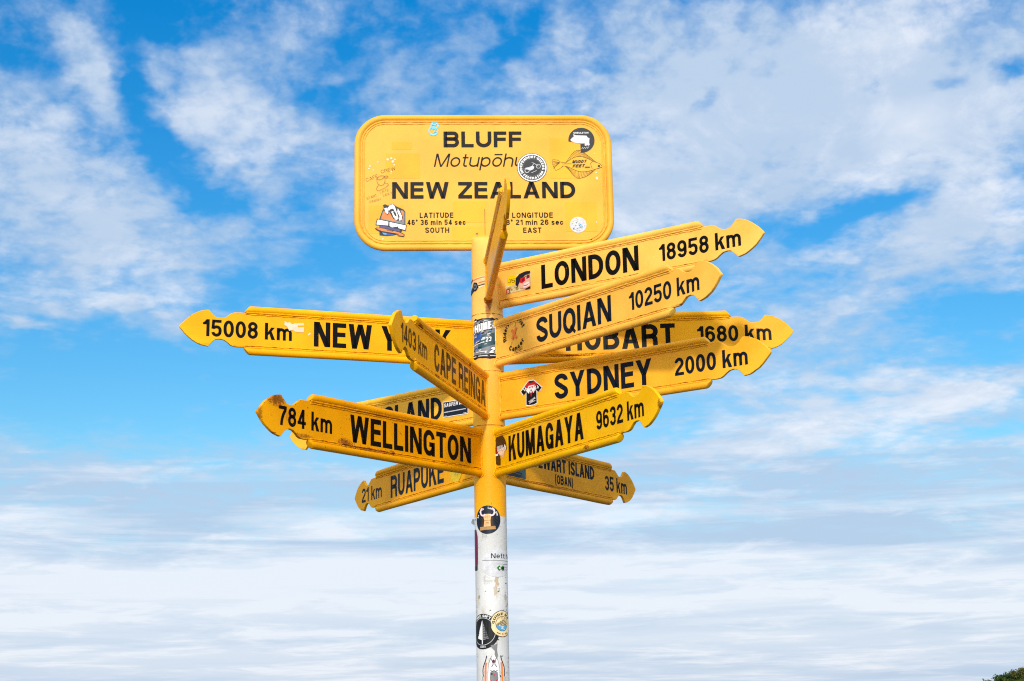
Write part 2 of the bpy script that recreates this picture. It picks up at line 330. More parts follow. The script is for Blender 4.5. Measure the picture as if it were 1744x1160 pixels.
# ------------------------------------------------------------------ sign lettering: a grotesque drawn stroke by stroke (cap height 1)
def qarc(cx, cy, rx, ry, a0, a1, n=9):
    return [(cx + rx*math.cos(rad(a0 + (a1-a0)*i/n)), cy + ry*math.sin(rad(a0 + (a1-a0)*i/n))) for i in range(n+1)]

def stroke(pts, w, closed=False):
    P = [Vector((p[0], p[1])) for p in pts]
    Q = [P[0]]
    for p in P[1:]:
        if (p-Q[-1]).length > 1e-5: Q.append(p)
    if closed and (Q[0]-Q[-1]).length < 1e-5: Q.pop()
    n = len(Q); L, R = [], []
    for i in range(n):
        a = Q[i-1] if (i > 0 or closed) else None
        b = Q[(i+1) % n] if (i < n-1 or closed) else None
        d1 = (Q[i]-a).normalized() if a is not None else None
        d2 = (b-Q[i]).normalized() if b is not None else None
        d1 = d1 or d2; d2 = d2 or d1
        n1 = Vector((-d1.y, d1.x)); n2 = Vector((-d2.y, d2.x)); m = n1+n2
        m = m.normalized() if m.length > 1e-6 else n1
        k = w/2/max(0.45, m.dot(n1))
        L.append(Q[i]+m*k); R.append(Q[i]-m*k)
    out = []
    for i in range(n if closed else n-1):
        j = (i+1) % n
        out.append([tuple(R[i]), tuple(R[j]), tuple(L[j]), tuple(L[i])])
    return out

def rect(x0, y0, x1, y1): return [[(x0, y0), (x1, y0), (x1, y1), (x0, y1)]]
def diag(x0, y0, x1, y1, w): return [[(x0, y0), (x0+w, y0), (x1+w, y1), (x1, y1)]]     # slanted bar cut level at both ends

WID = dict(A=.68, B=.63, C=.62, D=.63, E=.54, F=.52, G=.64, H=.63, I=.0, J=.5, K=.66, L=.50, M=.78, N=.65, O=.64, P=.60, Q=.64, R=.64, S=.60, T=.56,
           U=.63, V=.66, W=.94, X=.66, Y=.66, Z=.57, k=.56, m=.84, n=.54, i=.0, s=.50, e=.54, c=.50, o=.55, t=.32, u=.54, p=.55, h=.54, d=.55, r=.36, a=.52, g=.55)
WID['ō'] = .55; WID['°'] = .32; WID[' '] = .26; WID['('] = .24; WID[')'] = .24; WID['-'] = .3; WID['.'] = .0
for _c in '0235689': WID[_c] = .56
WID['1'] = .36; WID['4'] = .58; WID['7'] = .54

def glyph(ch, t, xs=1.0, ry=0.36, xh=0.735):
    """polygons of one character, its width"""
    W0 = WID.get(ch, .55)*xs
    if ch in 'Ii.': W0 = t
    W = max(W0, t); a, b = t/2, W-t/2; c = W/2; lo, hi = t/2, 1-t/2; rx = (b-a)/2
    def oval(x0, y0, x1, y1, rr):
        mx, r1 = (x0+x1)/2, (x1-x0)/2; rr = min(rr, (y1-y0)/2)
        return qarc(mx, y1-rr, r1, rr, 0, 90) + qarc(mx, y1-rr, r1, rr, 90, 180)[1:] + qarc(mx, y0+rr, r1, rr, 180, 270) + qarc(mx, y0+rr, r1, rr, 270, 360)[1:]
    def bowl(x0, y0, x1, y1, rr=None):               # right-hand bowl from the top left round to the bottom left
        rr = (y1-y0)/2 if rr is None else min(rr, (y1-y0)/2); r1 = min(x1-x0, rr*1.05)
        return [(x0, y1)] + qarc(x1-r1, y1-rr, r1, rr, 90, 0) + qarc(x1-r1, y0+rr, r1, rr, 0, -90) + [(x0, y0)]
    def ess(top, t0):
        y0, y1 = t0/2, top-t0/2; m = top/2; k = .55
        u = [(b, top*.70)]
        s = bez((b, top*.715), (b, top*.715+k*(y1-top*.715)), (c+k*rx, y1), (c, y1)) + bez((c, y1), (c-k*rx, y1), (a, top*.745+k*(y1-top*.745)), (a, top*.735))[1:] + bez((a, top*.735), (a, top*.60), (c-rx*.35, top*.565), (c, m+.005))[1:]
        return s + [(W-x, top-y) for x, y in reversed(s[:-1])]
    if ch in 'O0': return stroke(oval(a, lo, b, hi, ry), t, True), W
    if ch == 'Q': return stroke(oval(a, lo, b, hi, ry), t, True) + [[(c+.02, .24), (c+.12, .33), (W+.01, .03), (W-.09, -.05)]], W
    if ch in 'CG':
        rc = min(ry, .29 if ry < .4 else .40)
        s = qarc(c, hi-rc, rx, rc, 8 if ry < .4 else 28, 180, 16) + qarc(c, lo+rc, rx, rc, 180, 352 if ry < .4 else 332, 16)
        if ch == 'C': return stroke(s, t), W
        s = s + [(b, lo+rc)]
        return stroke(s, t) + rect(b-t/2, .0, b+t/2, .53) + rect(c+.01, .53-t*.9, b, .53), W
    if ch == 'D': return rect(0, 0, t, 1) + stroke(bowl(a, lo, b, hi, max(ry, .3)), t), W
    if ch == 'B': return rect(0, 0, t, 1) + stroke(bowl(a, lo, b, .53, .22), t) + stroke(bowl(a, .53, b-.025, hi, .22), t), W
    if ch == 'P': return rect(0, 0, t, 1) + stroke(bowl(a, .45, b, hi, .24), t), W
    if ch == 'R':
        return rect(0, 0, t, 1) + stroke(bowl(a, .49, b-.01, hi, .24), t) + stroke([(c*.9, .49)] + bez((c, .49), (b-.02, .49), (b-.03, .40), (b-.03, .28), 8) + [(b-.02, .10), (b+.01, 0)], t), W
    if ch == 'E': return rect(0, 0, t, 1) + rect(t, 0, W, t*.95) + rect(t, 1-t*.95, W, 1) + rect(t, .53-t*.47, W-.03, .53+t*.47), W
    if ch == 'F': return rect(0, 0, t, 1) + rect(t, 1-t*.95, W, 1) + rect(t, .51-t*.47, W-.04, .51+t*.47), W
    if ch == 'L': return rect(0, 0, t, 1) + rect(t, 0, W, t*.95), W
    if ch == 'H': return rect(0, 0, t, 1) + rect(W-t, 0, W, 1) + rect(t, .52-t*.47, W-t, .52+t*.47), W
    if ch == 'I': return rect(0, 0, t, 1), W
    if ch == 'T': return rect(0, 1-t*.95, W, 1) + rect(c-t/2, 0, c+t/2, 1-t*.95), W
    if ch == 'U': return stroke([(a, 1)] + qarc(c, lo+min(ry, .3), rx, min(ry, .3), 180, 360, 18) + [(b, 1)], t), W
    if ch == 'J': return stroke([(a, .3)] + qarc(c, lo+.24, rx, .24, 180, 360, 18) + [(b, 1)], t), W
    if ch == 'N': return rect(0, 0, t*.97, 1) + rect(W-t*.97, 0, W, 1) + [[(0, 1), (W-t*1.15, 0), (W, 0), (t*1.15, 1)]], W
    if ch == 'M': return rect(0, 0, t*.95, 1) + rect(W-t*.95, 0, W, 1) + [[(0, 1), (c-t*.5, 0), (c+t*.5, 0), (t*1.3, 1)], [(W, 1), (W-t*1.3, 1), (c-t*.5, 0), (c+t*.5, 0)]], W
    if ch == 'A': return diag(0, 0, c-t*.58, 1, t*1.08) + [[(W-t*1.08, 0), (W, 0), (c+t*.58, 1), (c-t*.5, 1)]] + rect(W*.2, .22, W*.8, .22+t*.85), W
    if ch == 'V': return [[(c-t*.55, 0), (c+t*.55, 0), (t*1.08, 1), (0, 1)], [(c-t*.55, 0), (c+t*.55, 0), (W, 1), (W-t*1.08, 1)]], W
    if ch == 'W':
        q = W/4
        return [[(q-t*.5, 0), (q+t*.5, 0), (t*1.05, 1), (0, 1)], [(q-t*.5, 0), (q+t*.5, 0), (c+t*.5, 1), (c-t*.5, 1)],
                [(3*q-t*.5, 0), (3*q+t*.5, 0), (c+t*.5, 1), (c-t*.5, 1)], [(3*q-t*.5, 0), (3*q+t*.5, 0), (W, 1), (W-t*1.05, 1)]], W
    if ch == 'Y': return rect(c-t/2, 0, c+t/2, .45) + [[(c-t*.5, .40), (c+t*.5, .40), (t*1.12, 1), (0, 1)], [(c-t*.5, .40), (c+t*.5, .40), (W, 1), (W-t*1.12, 1)]], W
    if ch == 'X': return [[(0, 0), (t*1.15, 0), (W, 1), (W-t*1.15, 1)], [(W-t*1.15, 0), (W, 0), (t*1.15, 1), (0, 1)]], W
    if ch == 'Z': return rect(0, 0, W, t*.95) + rect(0, 1-t*.95, W, 1) + [[(0, t*.9), (t*1.2, t*.9), (W, 1-t*.9), (W-t*1.2, 1-t*.9)]], W
    if ch == 'K': return rect(0, 0, t, 1) + [[(t*.9, .30), (t*.9, .52), (W-t*1.2, 1), (W-.01, 1)], [(t*1.45, .56), (t*2.2, .72), (W+.01, 0), (W-t*1.2, 0)]], W
    if ch == 'S': return stroke(ess(1.0, t), t), W
    if ch == 's': return stroke(ess(xh, t*.92), t*.92), W
    if ch == '1': return rect(W-t, 0, W, 1) + [[(0, .70), (0, .84), (W-t*.6, 1), (W-t*.6, .86)]] if False else rect(W-t, 0, W, 1) + [[(0, .69), (W-t, .69), (W-t, .82), (0, .82)], [(W-t*1.9, .80), (W-t*.9, .80), (W-t*.3, 1), (W-t*.95, 1)]], W
    if ch == '2':
        return stroke(qarc(c, hi-.23, rx, .23, 172, 0, 16) + bez((b, hi-.23), (b, .50), (a+.06, .36), (a+.01, lo*1.2), 10), t) + rect(0, 0, W, t*.95), W
    if ch == '3':
        return stroke(qarc(c, hi-.20, rx, .20, 170, 0, 16) + bez((b, hi-.21), (b, .57), (c+.08, .525), (c-.04, .525), 6), t) + stroke(bez((c-.04, .525), (c+.1, .525), (b+.01, .47), (b, .30), 6) + qarc(c, lo+.21, rx, .21, 0, -170, 16), t), W
    if ch == '4': return rect(W-t*1.6, 0, W-t*.6, 1) + rect(0, .21, W, .21+t*.9) + [[(0, .21+t*.4), (t*1.05, .21+t*.4), (W-t*.62, 1), (W-t*1.6, 1)]], W
    if ch == '5':
        return rect(.04, 1-t*.95, W-.02, 1) + [[(.005, .46), (t*.98, .46), (t*1.0+.02, 1), (.045, 1)]] + stroke([(a, .50)] + bez((a+.02, .51), (c-.04, .62), (b, .62), (b, .36), 10) + [(b, .30)] + qarc(c, lo+.22, rx, .22, 0, -168, 16), t), W
    if ch in '69':
        g = stroke(oval(a, lo, b, .585, .24), t, True) + stroke(qarc(c, hi-.21, rx, .21, 14, 180, 16) + [(a, .3)], t)
        return ([[(W-x, 1-y) for x, y in p] for p in g] if ch == '9' else g), W
    if ch == '7': return rect(0, 1-t*.95, W, 1) + stroke(bez((b+.01, 1-t*.9), (c+.05, .62), (c-.07, .38), (c-.09, 0), 10), t), W
    if ch == '8': return stroke(oval(a, lo, b, .535, .23), t, True) + stroke(oval(a+.02, .535, b-.02, hi, .21), t, True), W
    if ch == 'k': return rect(0, 0, t, 1) + [[(t*.9, .23), (t*.9, .43), (W-t*1.25, xh), (W-.01, xh)], [(t*1.3, .42), (t*2.1, .54), (W+.01, 0), (W-t*1.15, 0)]], W
    if ch in 'nhmru':
        if ch == 'u':
            r = min(rx, .3); return stroke([(a, xh)] + qarc(c, lo+.2, rx, .2, 180, 300, 12) + bez((c+rx*.5, lo+.03), (b-.03, .1), (b, .2), (b, .3), 4), t) + rect(W-t, 0, W, xh), W
        g = rect(0, 0, t, 1 if ch == 'h' else xh); top = xh-t/2
        if ch == 'r': return g + stroke([(a, xh-.36)] + bez((a, xh-.3), (a+.02, top-.02), (a+.12, top-.01), (W, top), 8), t), W
        if ch == 'm':
            mx = W/2
            for x0, x1 in ((a, mx), (mx, b)):
                g += stroke([(x0, xh-.30)] + qarc((x0+x1)/2, top-.2, (x1-x0)/2, .2, 170, 0, 14) + [(x1, 0)], t*.96)
            return g, W
        return g + stroke([(a, xh-.30)] + qarc(c, top-.22, rx, .22, 170, 0, 14) + [(b, 0)], t), W
    if ch == 'i': return rect(0, 0, t, xh) + rect(0, 1-t, t, 1), W
    if ch == '.': return rect(0, 0, t, t), W
    if ch == '-': return rect(0, .36, W, .36+t*.9), W
    if ch in 'oō':
        g = stroke(oval(a, t/2, b, xh-t/2, xh/2), t, True)
        return (g + rect(.06, .88, W-.06, .88+t*.85) if ch == 'ō' else g), W
    if ch == 'c': return stroke([(b, xh*.62)] + qarc(c, xh/2+.06, rx, xh/2-.06-t/2, 20, 180, 12) + qarc(c, xh/2-.06, rx, xh/2-.06-t/2, 180, 340, 12) + [(b, xh*.38)], t), W
    if ch == 'e': return stroke([(a+.01, xh*.52), (b, xh*.52)] + qarc(c, xh/2+.03, rx, xh/2-.03-t/2, 8, 180, 12) + qarc(c, xh/2-.03, rx, xh/2-.03-t/2, 180, 330, 12), t), W
    if ch == 't': return stroke([(W*.42, .95)] + qarc(W*.42+.14, t/2+.14, .14, .14, 180, 262, 6) + [(W, t/2)], t) + rect(0, xh-t*.85, W, xh), W
    if ch == 'p': return rect(0, -.27, t, xh) + stroke(oval(a, t/2, b, xh-t/2, .3), t, True), W
    if ch == 'd': return rect(W-t, 0, W, 1) + stroke(oval(a, t/2, b, xh-t/2, .3), t, True), W
    if ch == 'g': return rect(W-t, -.1, W, xh) + stroke(oval(a, t/2, b, xh-t/2, .3), t, True) + stroke(qarc(c, -.08, rx, .16, 0, -160, 10), t), W
    if ch == 'a': return rect(W-t, 0, W, xh*.7) + stroke(qarc(c, xh-t/2-.18, rx, .18, 165, 0, 12), t) + stroke(oval(a, t/2, b, xh*.58, .18), t, True), W
    if ch == '°': return stroke(oval(a, .72, b, .98, .13), t*.8, True), W
    if ch in '()':
        s = bez((W-.02, 1.08), (.02, .80), (.02, .05), (W-.02, -.22), 12)
        g = stroke(s, t*.85)
        return ([[(W-x, y) for x, y in p] for p in g] if ch == ')' else g), W
    return [], W

def text_polys(s, t=.155, xs=1.0, ry=.36, gap=.115, shear=0.0):
    x = 0; out = []
    for ch in s:
        if ch == ' ': x += WID[' ']*xs + gap*.3; continue
        g, w = glyph(ch, t, xs, ry)
        out += [[(px+x+py*shear, py) for px, py in p] for p in g]
        x += w + gap
    return out, x-gap
def fit_text(s, x0, x1, y0, cap, **kw):
    lo_, hi_ = .3, 2.5; want = (x1-x0)/cap              # letters are drawn wider or narrower, stems keep their weight
    for _ in range(22):
        kw['xs'] = (lo_+hi_)/2
        polys, w = text_polys(s, **kw)
        if w < want: lo_ = kw['xs']
        else: hi_ = kw['xs']
    k = (x1-x0)/w
    return [[(x0+px*k, y0+py*cap) for px, py in p] for p in polys]

# ------------------------------------------------------------------ flat art (letters, stickers) laid on a face or wrapped on the pole
class Art:
    def __init__(s): s.layers = []
    def poly(s, col, *polys): s.layers.append((col, [list(p) for p in polys])); return s
    def disc(s, col, cx, cy, rx, ry=None, n=40): return s.poly(col, [(cx+rx*math.cos(2*math.pi*i/n), cy+(ry or rx)*math.sin(2*math.pi*i/n)) for i in range(n)])
    def ring(s, col, cx, cy, r, w, a0=0, a1=360, n=40, ry=None):
        return s.poly(col, *stroke(qarc(cx, cy, r, ry or r, a0, a1, n), w, abs(a1-a0) >= 360))
    def line(s, col, pts, w, closed=False): return s.poly(col, *stroke(pts, w, closed))
    def lines(s, col, lst, w):
        ps_ = []
        for l in lst: ps_ += stroke(l, w)
        return s.poly(col, *ps_)
    def text(s, col, tx, x, y, cap, width=None, rot=0.0, t=.16, xs=1.0, ry=.36, gap=.13, shear=0.0):
        polys, w = text_polys(tx, t, xs, ry, gap, shear)
        k = (width/w) if width else cap; cr, sr = math.cos(rad(rot)), math.sin(rad(rot))
        return s.poly(col, *[[(x+px*k*cr-py*cap*sr, y+px*k*sr+py*cap*cr) for px, py in p] for p in polys])
    def arc_text(s, col, tx, cx, cy, r, cap, mid, span, inside=False, t=.17, xs=1.0, rv=None):
        polys, w = text_polys(tx, t, xs, .4, .14)
        out = []
        for p in polys:
            q = []
            for px, py in p:
                f = px/w-.5
                if not inside: ang = mid - f*span; rr = r+py*cap
                else: ang = mid + f*span; rr = r+(1-py)*cap
                ky = (rv/r if rv else 1)
                q.append((cx+rr*math.cos(rad(ang)), cy+rr*ky*math.sin(rad(ang))))
            out.append(q)
        return s.poly(col, *out)
    def build(s, name, parent, place, mats=None, label=None, step=0.0007, strip=None, base=0.0):
        names = []; step = min(step, .005/max(1, len(s.layers)))
        for col, _ in s.layers:
            if col not in names: names.append(col)
        out = bmesh.new()
        for li, (col, polys) in enumerate(s.layers):
            bm = bmesh.new()
            for p in polys:
                if len(p) < 3: continue
                ar = sum(p[i][0]*p[(i+1) % len(p)][1]-p[(i+1) % len(p)][0]*p[i][1] for i in range(len(p)))
                if abs(ar) < 1e-12: continue
                if ar < 0: p = p[::-1]
                bm.faces.new([bm.verts.new((x, y, 0)) for x, y in p])
            if strip:
                x0 = min((v.co.x for v in bm.verts), default=0); x1 = max((v.co.x for v in bm.verts), default=0)
                bmesh.ops.triangulate(bm, faces=bm.faces[:])
                k = math.floor(x0/strip)+1
                while k*strip < x1:
                    bmesh.ops.bisect_plane(bm, geom=bm.verts[:]+bm.edges[:]+bm.faces[:], plane_co=(k*strip, 0, 0), plane_no=(1, 0, 0)); k += 1
            vm = {}
            for v in bm.verts: vm[v] = out.verts.new(place(v.co.x, v.co.y, base+step*(li+1)*0.5))
            for f in bm.faces:
                try:
                    nf = out.faces.new([vm[v] for v in f.verts]); nf.material_index = names.index(col)
                except ValueError: pass
            bm.free()
        return link(name, out, [ink(n) if n in INK else mats[n] for n in names], parent, label, smooth=False)

# ------------------------------------------------------------------ the signpost
post = bpy.data.objects.new('signpost', None); C.objects.link(post)
post['label'] = 'tall yellow and white signpost with many arrow arms, a rounded top board and stickers'
post['category'] = 'signpost'
PR = 0.057
BOARD_Z, BOARD_AZ = EYE+1.87299, rad(2.087)

def make_pole():
    bm = bmesh.new(); n = 64; rings = []
    zs = [0.0]
    z = 0.0
    while z < EYE+1.52: z += 0.05; zs.append(z)
    for z in zs:
        w = 1 + 0.004*noise.noise(Vector((0, 0, z*4)))
        rings.append([bm.verts.new((PR*w*math.cos(2*math.pi*k/n), PR*w*math.sin(2*math.pi*k/n), z)) for k in range(n)])
    for j in range(9):                                  # the head rounds back into the face of the board
        an = math.pi/2*j/8; top = []
        for k in range(n):
            x, y = PR*math.cos(2*math.pi*k/n), PR*math.sin(2*math.pi*k/n)
            q = -.004 if y < -.004 else .004
            if abs(y) > .004: y = q+(y-q)*math.cos(an)
            top.append(bm.verts.new((x*(1-.10*j/8), y, BOARD_Z-0.275+0.060*math.sin(an))))
        rings.append(top)
    for a, b in zip(rings, rings[1:]):
        for k in range(n): bm.faces.new((a[k], a[(k+1) % n], b[(k+1) % n], b[k]))
    bm.faces.new(top); bm.faces.new(rings[0][::-1])
    # weld seams where pole lengths are joined
    for z in (EYE+0.943, EYE+1.142, EYE+1.354):
        pts = [Vector((PR*math.cos(2*math.pi*k/48), PR*math.sin(2*math.pi*k/48), z+0.001*math.sin(k*1.7))) for k in range(49)]
        tube(bm, pts, [0.0016+0.0006*math.sin(k*2.3) for k in range(49)], 6, False)
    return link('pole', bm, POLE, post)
pole = make_pole()

H, TR, PT = 0.1739, 0.0128, 0.011                       # arm height, edge tube radius, plate thickness
PROFILE = [(1.28, .353), (1.16, .354), (1.07, .349), (1.01, .320), (.95, .272), (.88, .228), (.79, .214), (.71, .232), (.655, .275), (.61, .325), (.575, .368),
           (.555, .372), (.47, .357), (.415, .340), (.34, .305), (.26, .262), (.18, .200), (.10, .124), (.045, .060), (.012, .022)]

def weld(bm, p0, p1, r, seed, wob=0.0016):
    rnd = random.Random(seed); n = max(8, int((p1-p0).length/0.006)); d = (p1-p0)/n
    ax = Vector((0, 0, 1)) if abs(d.z) < abs(d.x)+abs(d.y) else Vector((1, 0, 0))
    pts, rr = [], []
    for i in range(n+1):
        k = noise.noise(Vector((i*0.23, seed*3.1, 0)))
        pts.append(p0+d*i+ax*k*wob*1.6); rr.append(r*(0.8+0.5*noise.noise(Vector((i*0.5, seed*5.7, 4)))+0.15*rnd.random()))
    tube(bm, pts, rr, 6, True)

def make_arm(name, az, z, L, mat, seed, tube_end=1.40, label=None):
    bm = bmesh.new()
    u_in = L-(tube_end-.12)*H; u_out = L-tube_end*H
    top = [(PR*0.86, H/2-TR), (u_out-.004, H/2-TR), (u_in-.012, .353*H)] + [(L-p*H, q*H) for p, q in PROFILE if L-p*H > u_in-.004]
    rnd = random.Random(seed)
    outline = top + [(L, 0.0)] + [(u, -v) for u, v in reversed(top)]
    outline = [(u+rnd.uniform(-.0007, .0007), v+rnd.uniform(-.0007, .0007)) for u, v in outline]
    fr = [bm.verts.new((u, -PT/2, v)) for u, v in outline]; bk = [bm.verts.new((u, PT/2, v)) for u, v in outline]
    n = len(outline)
    f1 = bm.faces.new(fr[::-1]); f2 = bm.faces.new(bk)
    for i in range(n): bm.faces.new((fr[i], fr[(i+1) % n], bk[(i+1) % n], bk[i]))
    bmesh.ops.recalc_face_normals(bm, faces=bm.faces[:])
    rim = [e for e in bm.edges if (f1 in e.link_faces or f2 in e.link_faces)]
    bmesh.ops.bevel(bm, geom=rim, offset=0.0016, segments=2, profile=0.6, affect='EDGES')
    # bead down the root, where the plate meets the pole
    for sy in (-1, 1):
        weld(bm, Vector((PR*1.01, sy*PT*.55, -H/2+TR)), Vector((PR*1.01, sy*PT*.55, H/2-TR)), 0.0042, seed+sy, 0.0008)
    o = link('direction_sign', bm, mat, post, label, smooth=False)
    for p in o.data.polygons: p.use_smooth = len(p.vertices) < 8
    o.location = (0, 0, EYE+z); o.rotation_euler = (0, 0, rad(az))
    for s in (1, -1):
        tb = bmesh.new(); ns = 22; zc = s*(H/2-TR)
        us = [PR*.80+(u_out-.01-PR*.80)*i/24 for i in range(25)]
        rings = []
        for i, u in enumerate(us):
            r = TR*(1+.012*noise.noise(Vector((u*9, seed, s)))); dz = .0016*noise.noise(Vector((u*3, seed*2, s*7)))
            rings.append([tb.verts.new((u, r*math.sin(2*math.pi*k/ns), zc+dz+s*r*math.cos(2*math.pi*k/ns))) for k in range(ns)])
        for sc, off in ((1.0, 0.0), (.93, .002), (.78, .003)):
            ring = []
            for k in range(ns):
                c = math.cos(2*math.pi*k/ns)                  # c=1 on the outer side: cut shorter there
                ring.append(tb.verts.new((u_in+(u_out-u_in)*(c*sc+1)/2+off, TR*sc*math.sin(2*math.pi*k/ns), zc+s*TR*sc*c)))
            rings.append(ring)
        for a, b in zip(rings, rings[1:]):
            for k in range(ns): tb.faces.new((a[k], a[(k+1) % ns], b[(k+1) % ns], b[k]))
        tb.faces.new(rings[-1])
        for sy in (-1, 1):
            weld(tb, Vector((PR*.95, sy*(PT/2+.0002), s*(H/2-2*TR-.0055))), Vector((u_in-.004, sy*(PT/2+.0002), s*(H/2-2*TR-.0055))), 0.0028, seed*2+s+sy*.3)
            weld(tb, Vector((PR*.95, sy*(PT/2+.001), s*(H/2-2*TR+.001))), Vector((u_in-.006, sy*(PT/2+.001), s*(H/2-2*TR+.001))), 0.0036, seed*2+s+sy*.7, 0.0004)
        # collar of weld round the tube root
        pts = [Vector((PR*1.0+abs(math.sin(a))*.0, TR*1.05*math.sin(a), zc+TR*1.05*math.cos(a))) for a in [2*math.pi*k/20 for k in range(21)]]
        tube(tb, pts, [0.0032+.0010*noise.noise(Vector((k*.6, seed, s))) for k in range(21)], 6, False)
        bmesh.ops.recalc_face_normals(tb, faces=tb.faces[:])
        link('edge_tube', tb, mat, o)
    return o

def arm_place(front):                                      # front: -1 when the -y side faces the photographer
    if front < 0: return lambda x, y, h: (x, -PT/2-h, y)
    return lambda x, y, h: (-x, PT/2+h, y)                  # art is laid out in x = -u, so that it reads from the +y side

NAMECAP, KMCAP = 0.0895, 0.060
#      place name, distance, azimuth, height, length, side, name u-range, distance u-range, paint, ink, tube end
ARMS = [
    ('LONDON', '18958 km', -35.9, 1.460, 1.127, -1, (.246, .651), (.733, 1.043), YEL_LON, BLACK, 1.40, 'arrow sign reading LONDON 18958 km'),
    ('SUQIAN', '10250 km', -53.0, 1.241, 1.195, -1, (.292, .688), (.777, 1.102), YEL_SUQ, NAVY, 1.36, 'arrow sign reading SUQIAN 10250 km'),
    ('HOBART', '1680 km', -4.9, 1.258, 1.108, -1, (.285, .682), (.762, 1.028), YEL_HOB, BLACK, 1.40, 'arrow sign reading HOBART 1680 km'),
    ('SYDNEY', '2000 km', -38.4, 1.048, 1.151, -1, (.300, .704), (.794, 1.068), YEL_SYD, NAVY, 1.40, 'arrow sign reading SYDNEY 2000 km'),
    ('KUMAGAYA', '9632 km', -62.9, 0.840, 1.130, -1, (.158, .676), (.757, 1.036), YEL_KUM, BLACK, 1.46, 'arrow sign reading KUMAGAYA 9632 km'),
    ('STEWART ISLAND', '35 km', 58.0, 0.833, 1.150, -1, (.262, .783), (.873, 1.068), YEL_STEW, BLACK, 1.36, 'dull grainy arrow sign reading STEWART ISLAND (OBAN) 35 km'),
    ('NEW YORK', '15008 km', 198.8, 1.248, 1.114, 1, (.647, .142), (1.034, .725), YEL, BLACK, 1.40, 'arrow sign reading NEW YORK 15008 km'),
    ('WELLINGTON', '784 km', 233.2, 0.843, 1.164, 1, (.752, .117), (1.075, .837), YEL_WELL, BLACK, 1.40, 'rust-flecked arrow sign reading WELLINGTON 784 km'),
    ('CAPE REINGA', '1403 km', 256.3, 1.049, 1.191, 1, (.742, .074), (1.101, .822), YEL_REIN, GLARE_BROWN, 1.44, 'arrow sign reading CAPE REINGA 1403 km'),
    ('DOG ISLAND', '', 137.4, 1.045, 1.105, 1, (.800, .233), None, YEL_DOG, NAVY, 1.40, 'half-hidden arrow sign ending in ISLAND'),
    ('RUAPUKE', '21 km', 117.4, 0.834, 1.257, 1, (.871, .370), (1.175, .962), YEL_RUA, NAVY, 1.46, 'arrow sign reading RUAPUKE 21 km'),
    ('', '', -86.3, 1.478, 1.095, -1, None, None, YEL_EQ, BLACK, 1.40, 'arrow sign seen edge-on, pointing at the viewer'),
]
arms = {}
for i, (nm, km, az, z, L, side, nu, ku, mat, inkm, te, lab) in enumerate(ARMS):
    o = make_arm(nm, az, z, L, mat, i+3, te, lab); arms[nm or 'EDGE'] = (o, side)
    pl = arm_place(side)
    if nu:
        x0, x1 = (nu if side < 0 else (-nu[0], -nu[1]))
        cap, y0 = NAMECAP, -NAMECAP/2
        if nm.startswith('STEWART'): cap, y0 = 0.053, 0.0
        a = Art().poly('ink', *fit_text(nm, x0, x1, y0, cap, t=.195 if len(nm) < 14 else .22, gap=.095 if len(nm) < 14 else .08)); a.build('place_name', o, pl, {'ink': inkm})
    if ku:
        x0, x1 = (ku if side < 0 else (-ku[0], -ku[1]))
        a = Art().poly('ink', *fit_text(km, x0, x1, -KMCAP/2, KMCAP, t=.182, gap=.10)); a.build('distance', o, pl, {'ink': inkm})
    if nm.startswith('STEWART'):
        a = Art().poly('ink', *fit_text('(OBAN)', .463, .604, -.047, .036, t=.20)); a.build('place_name', o, pl, {'ink': inkm})

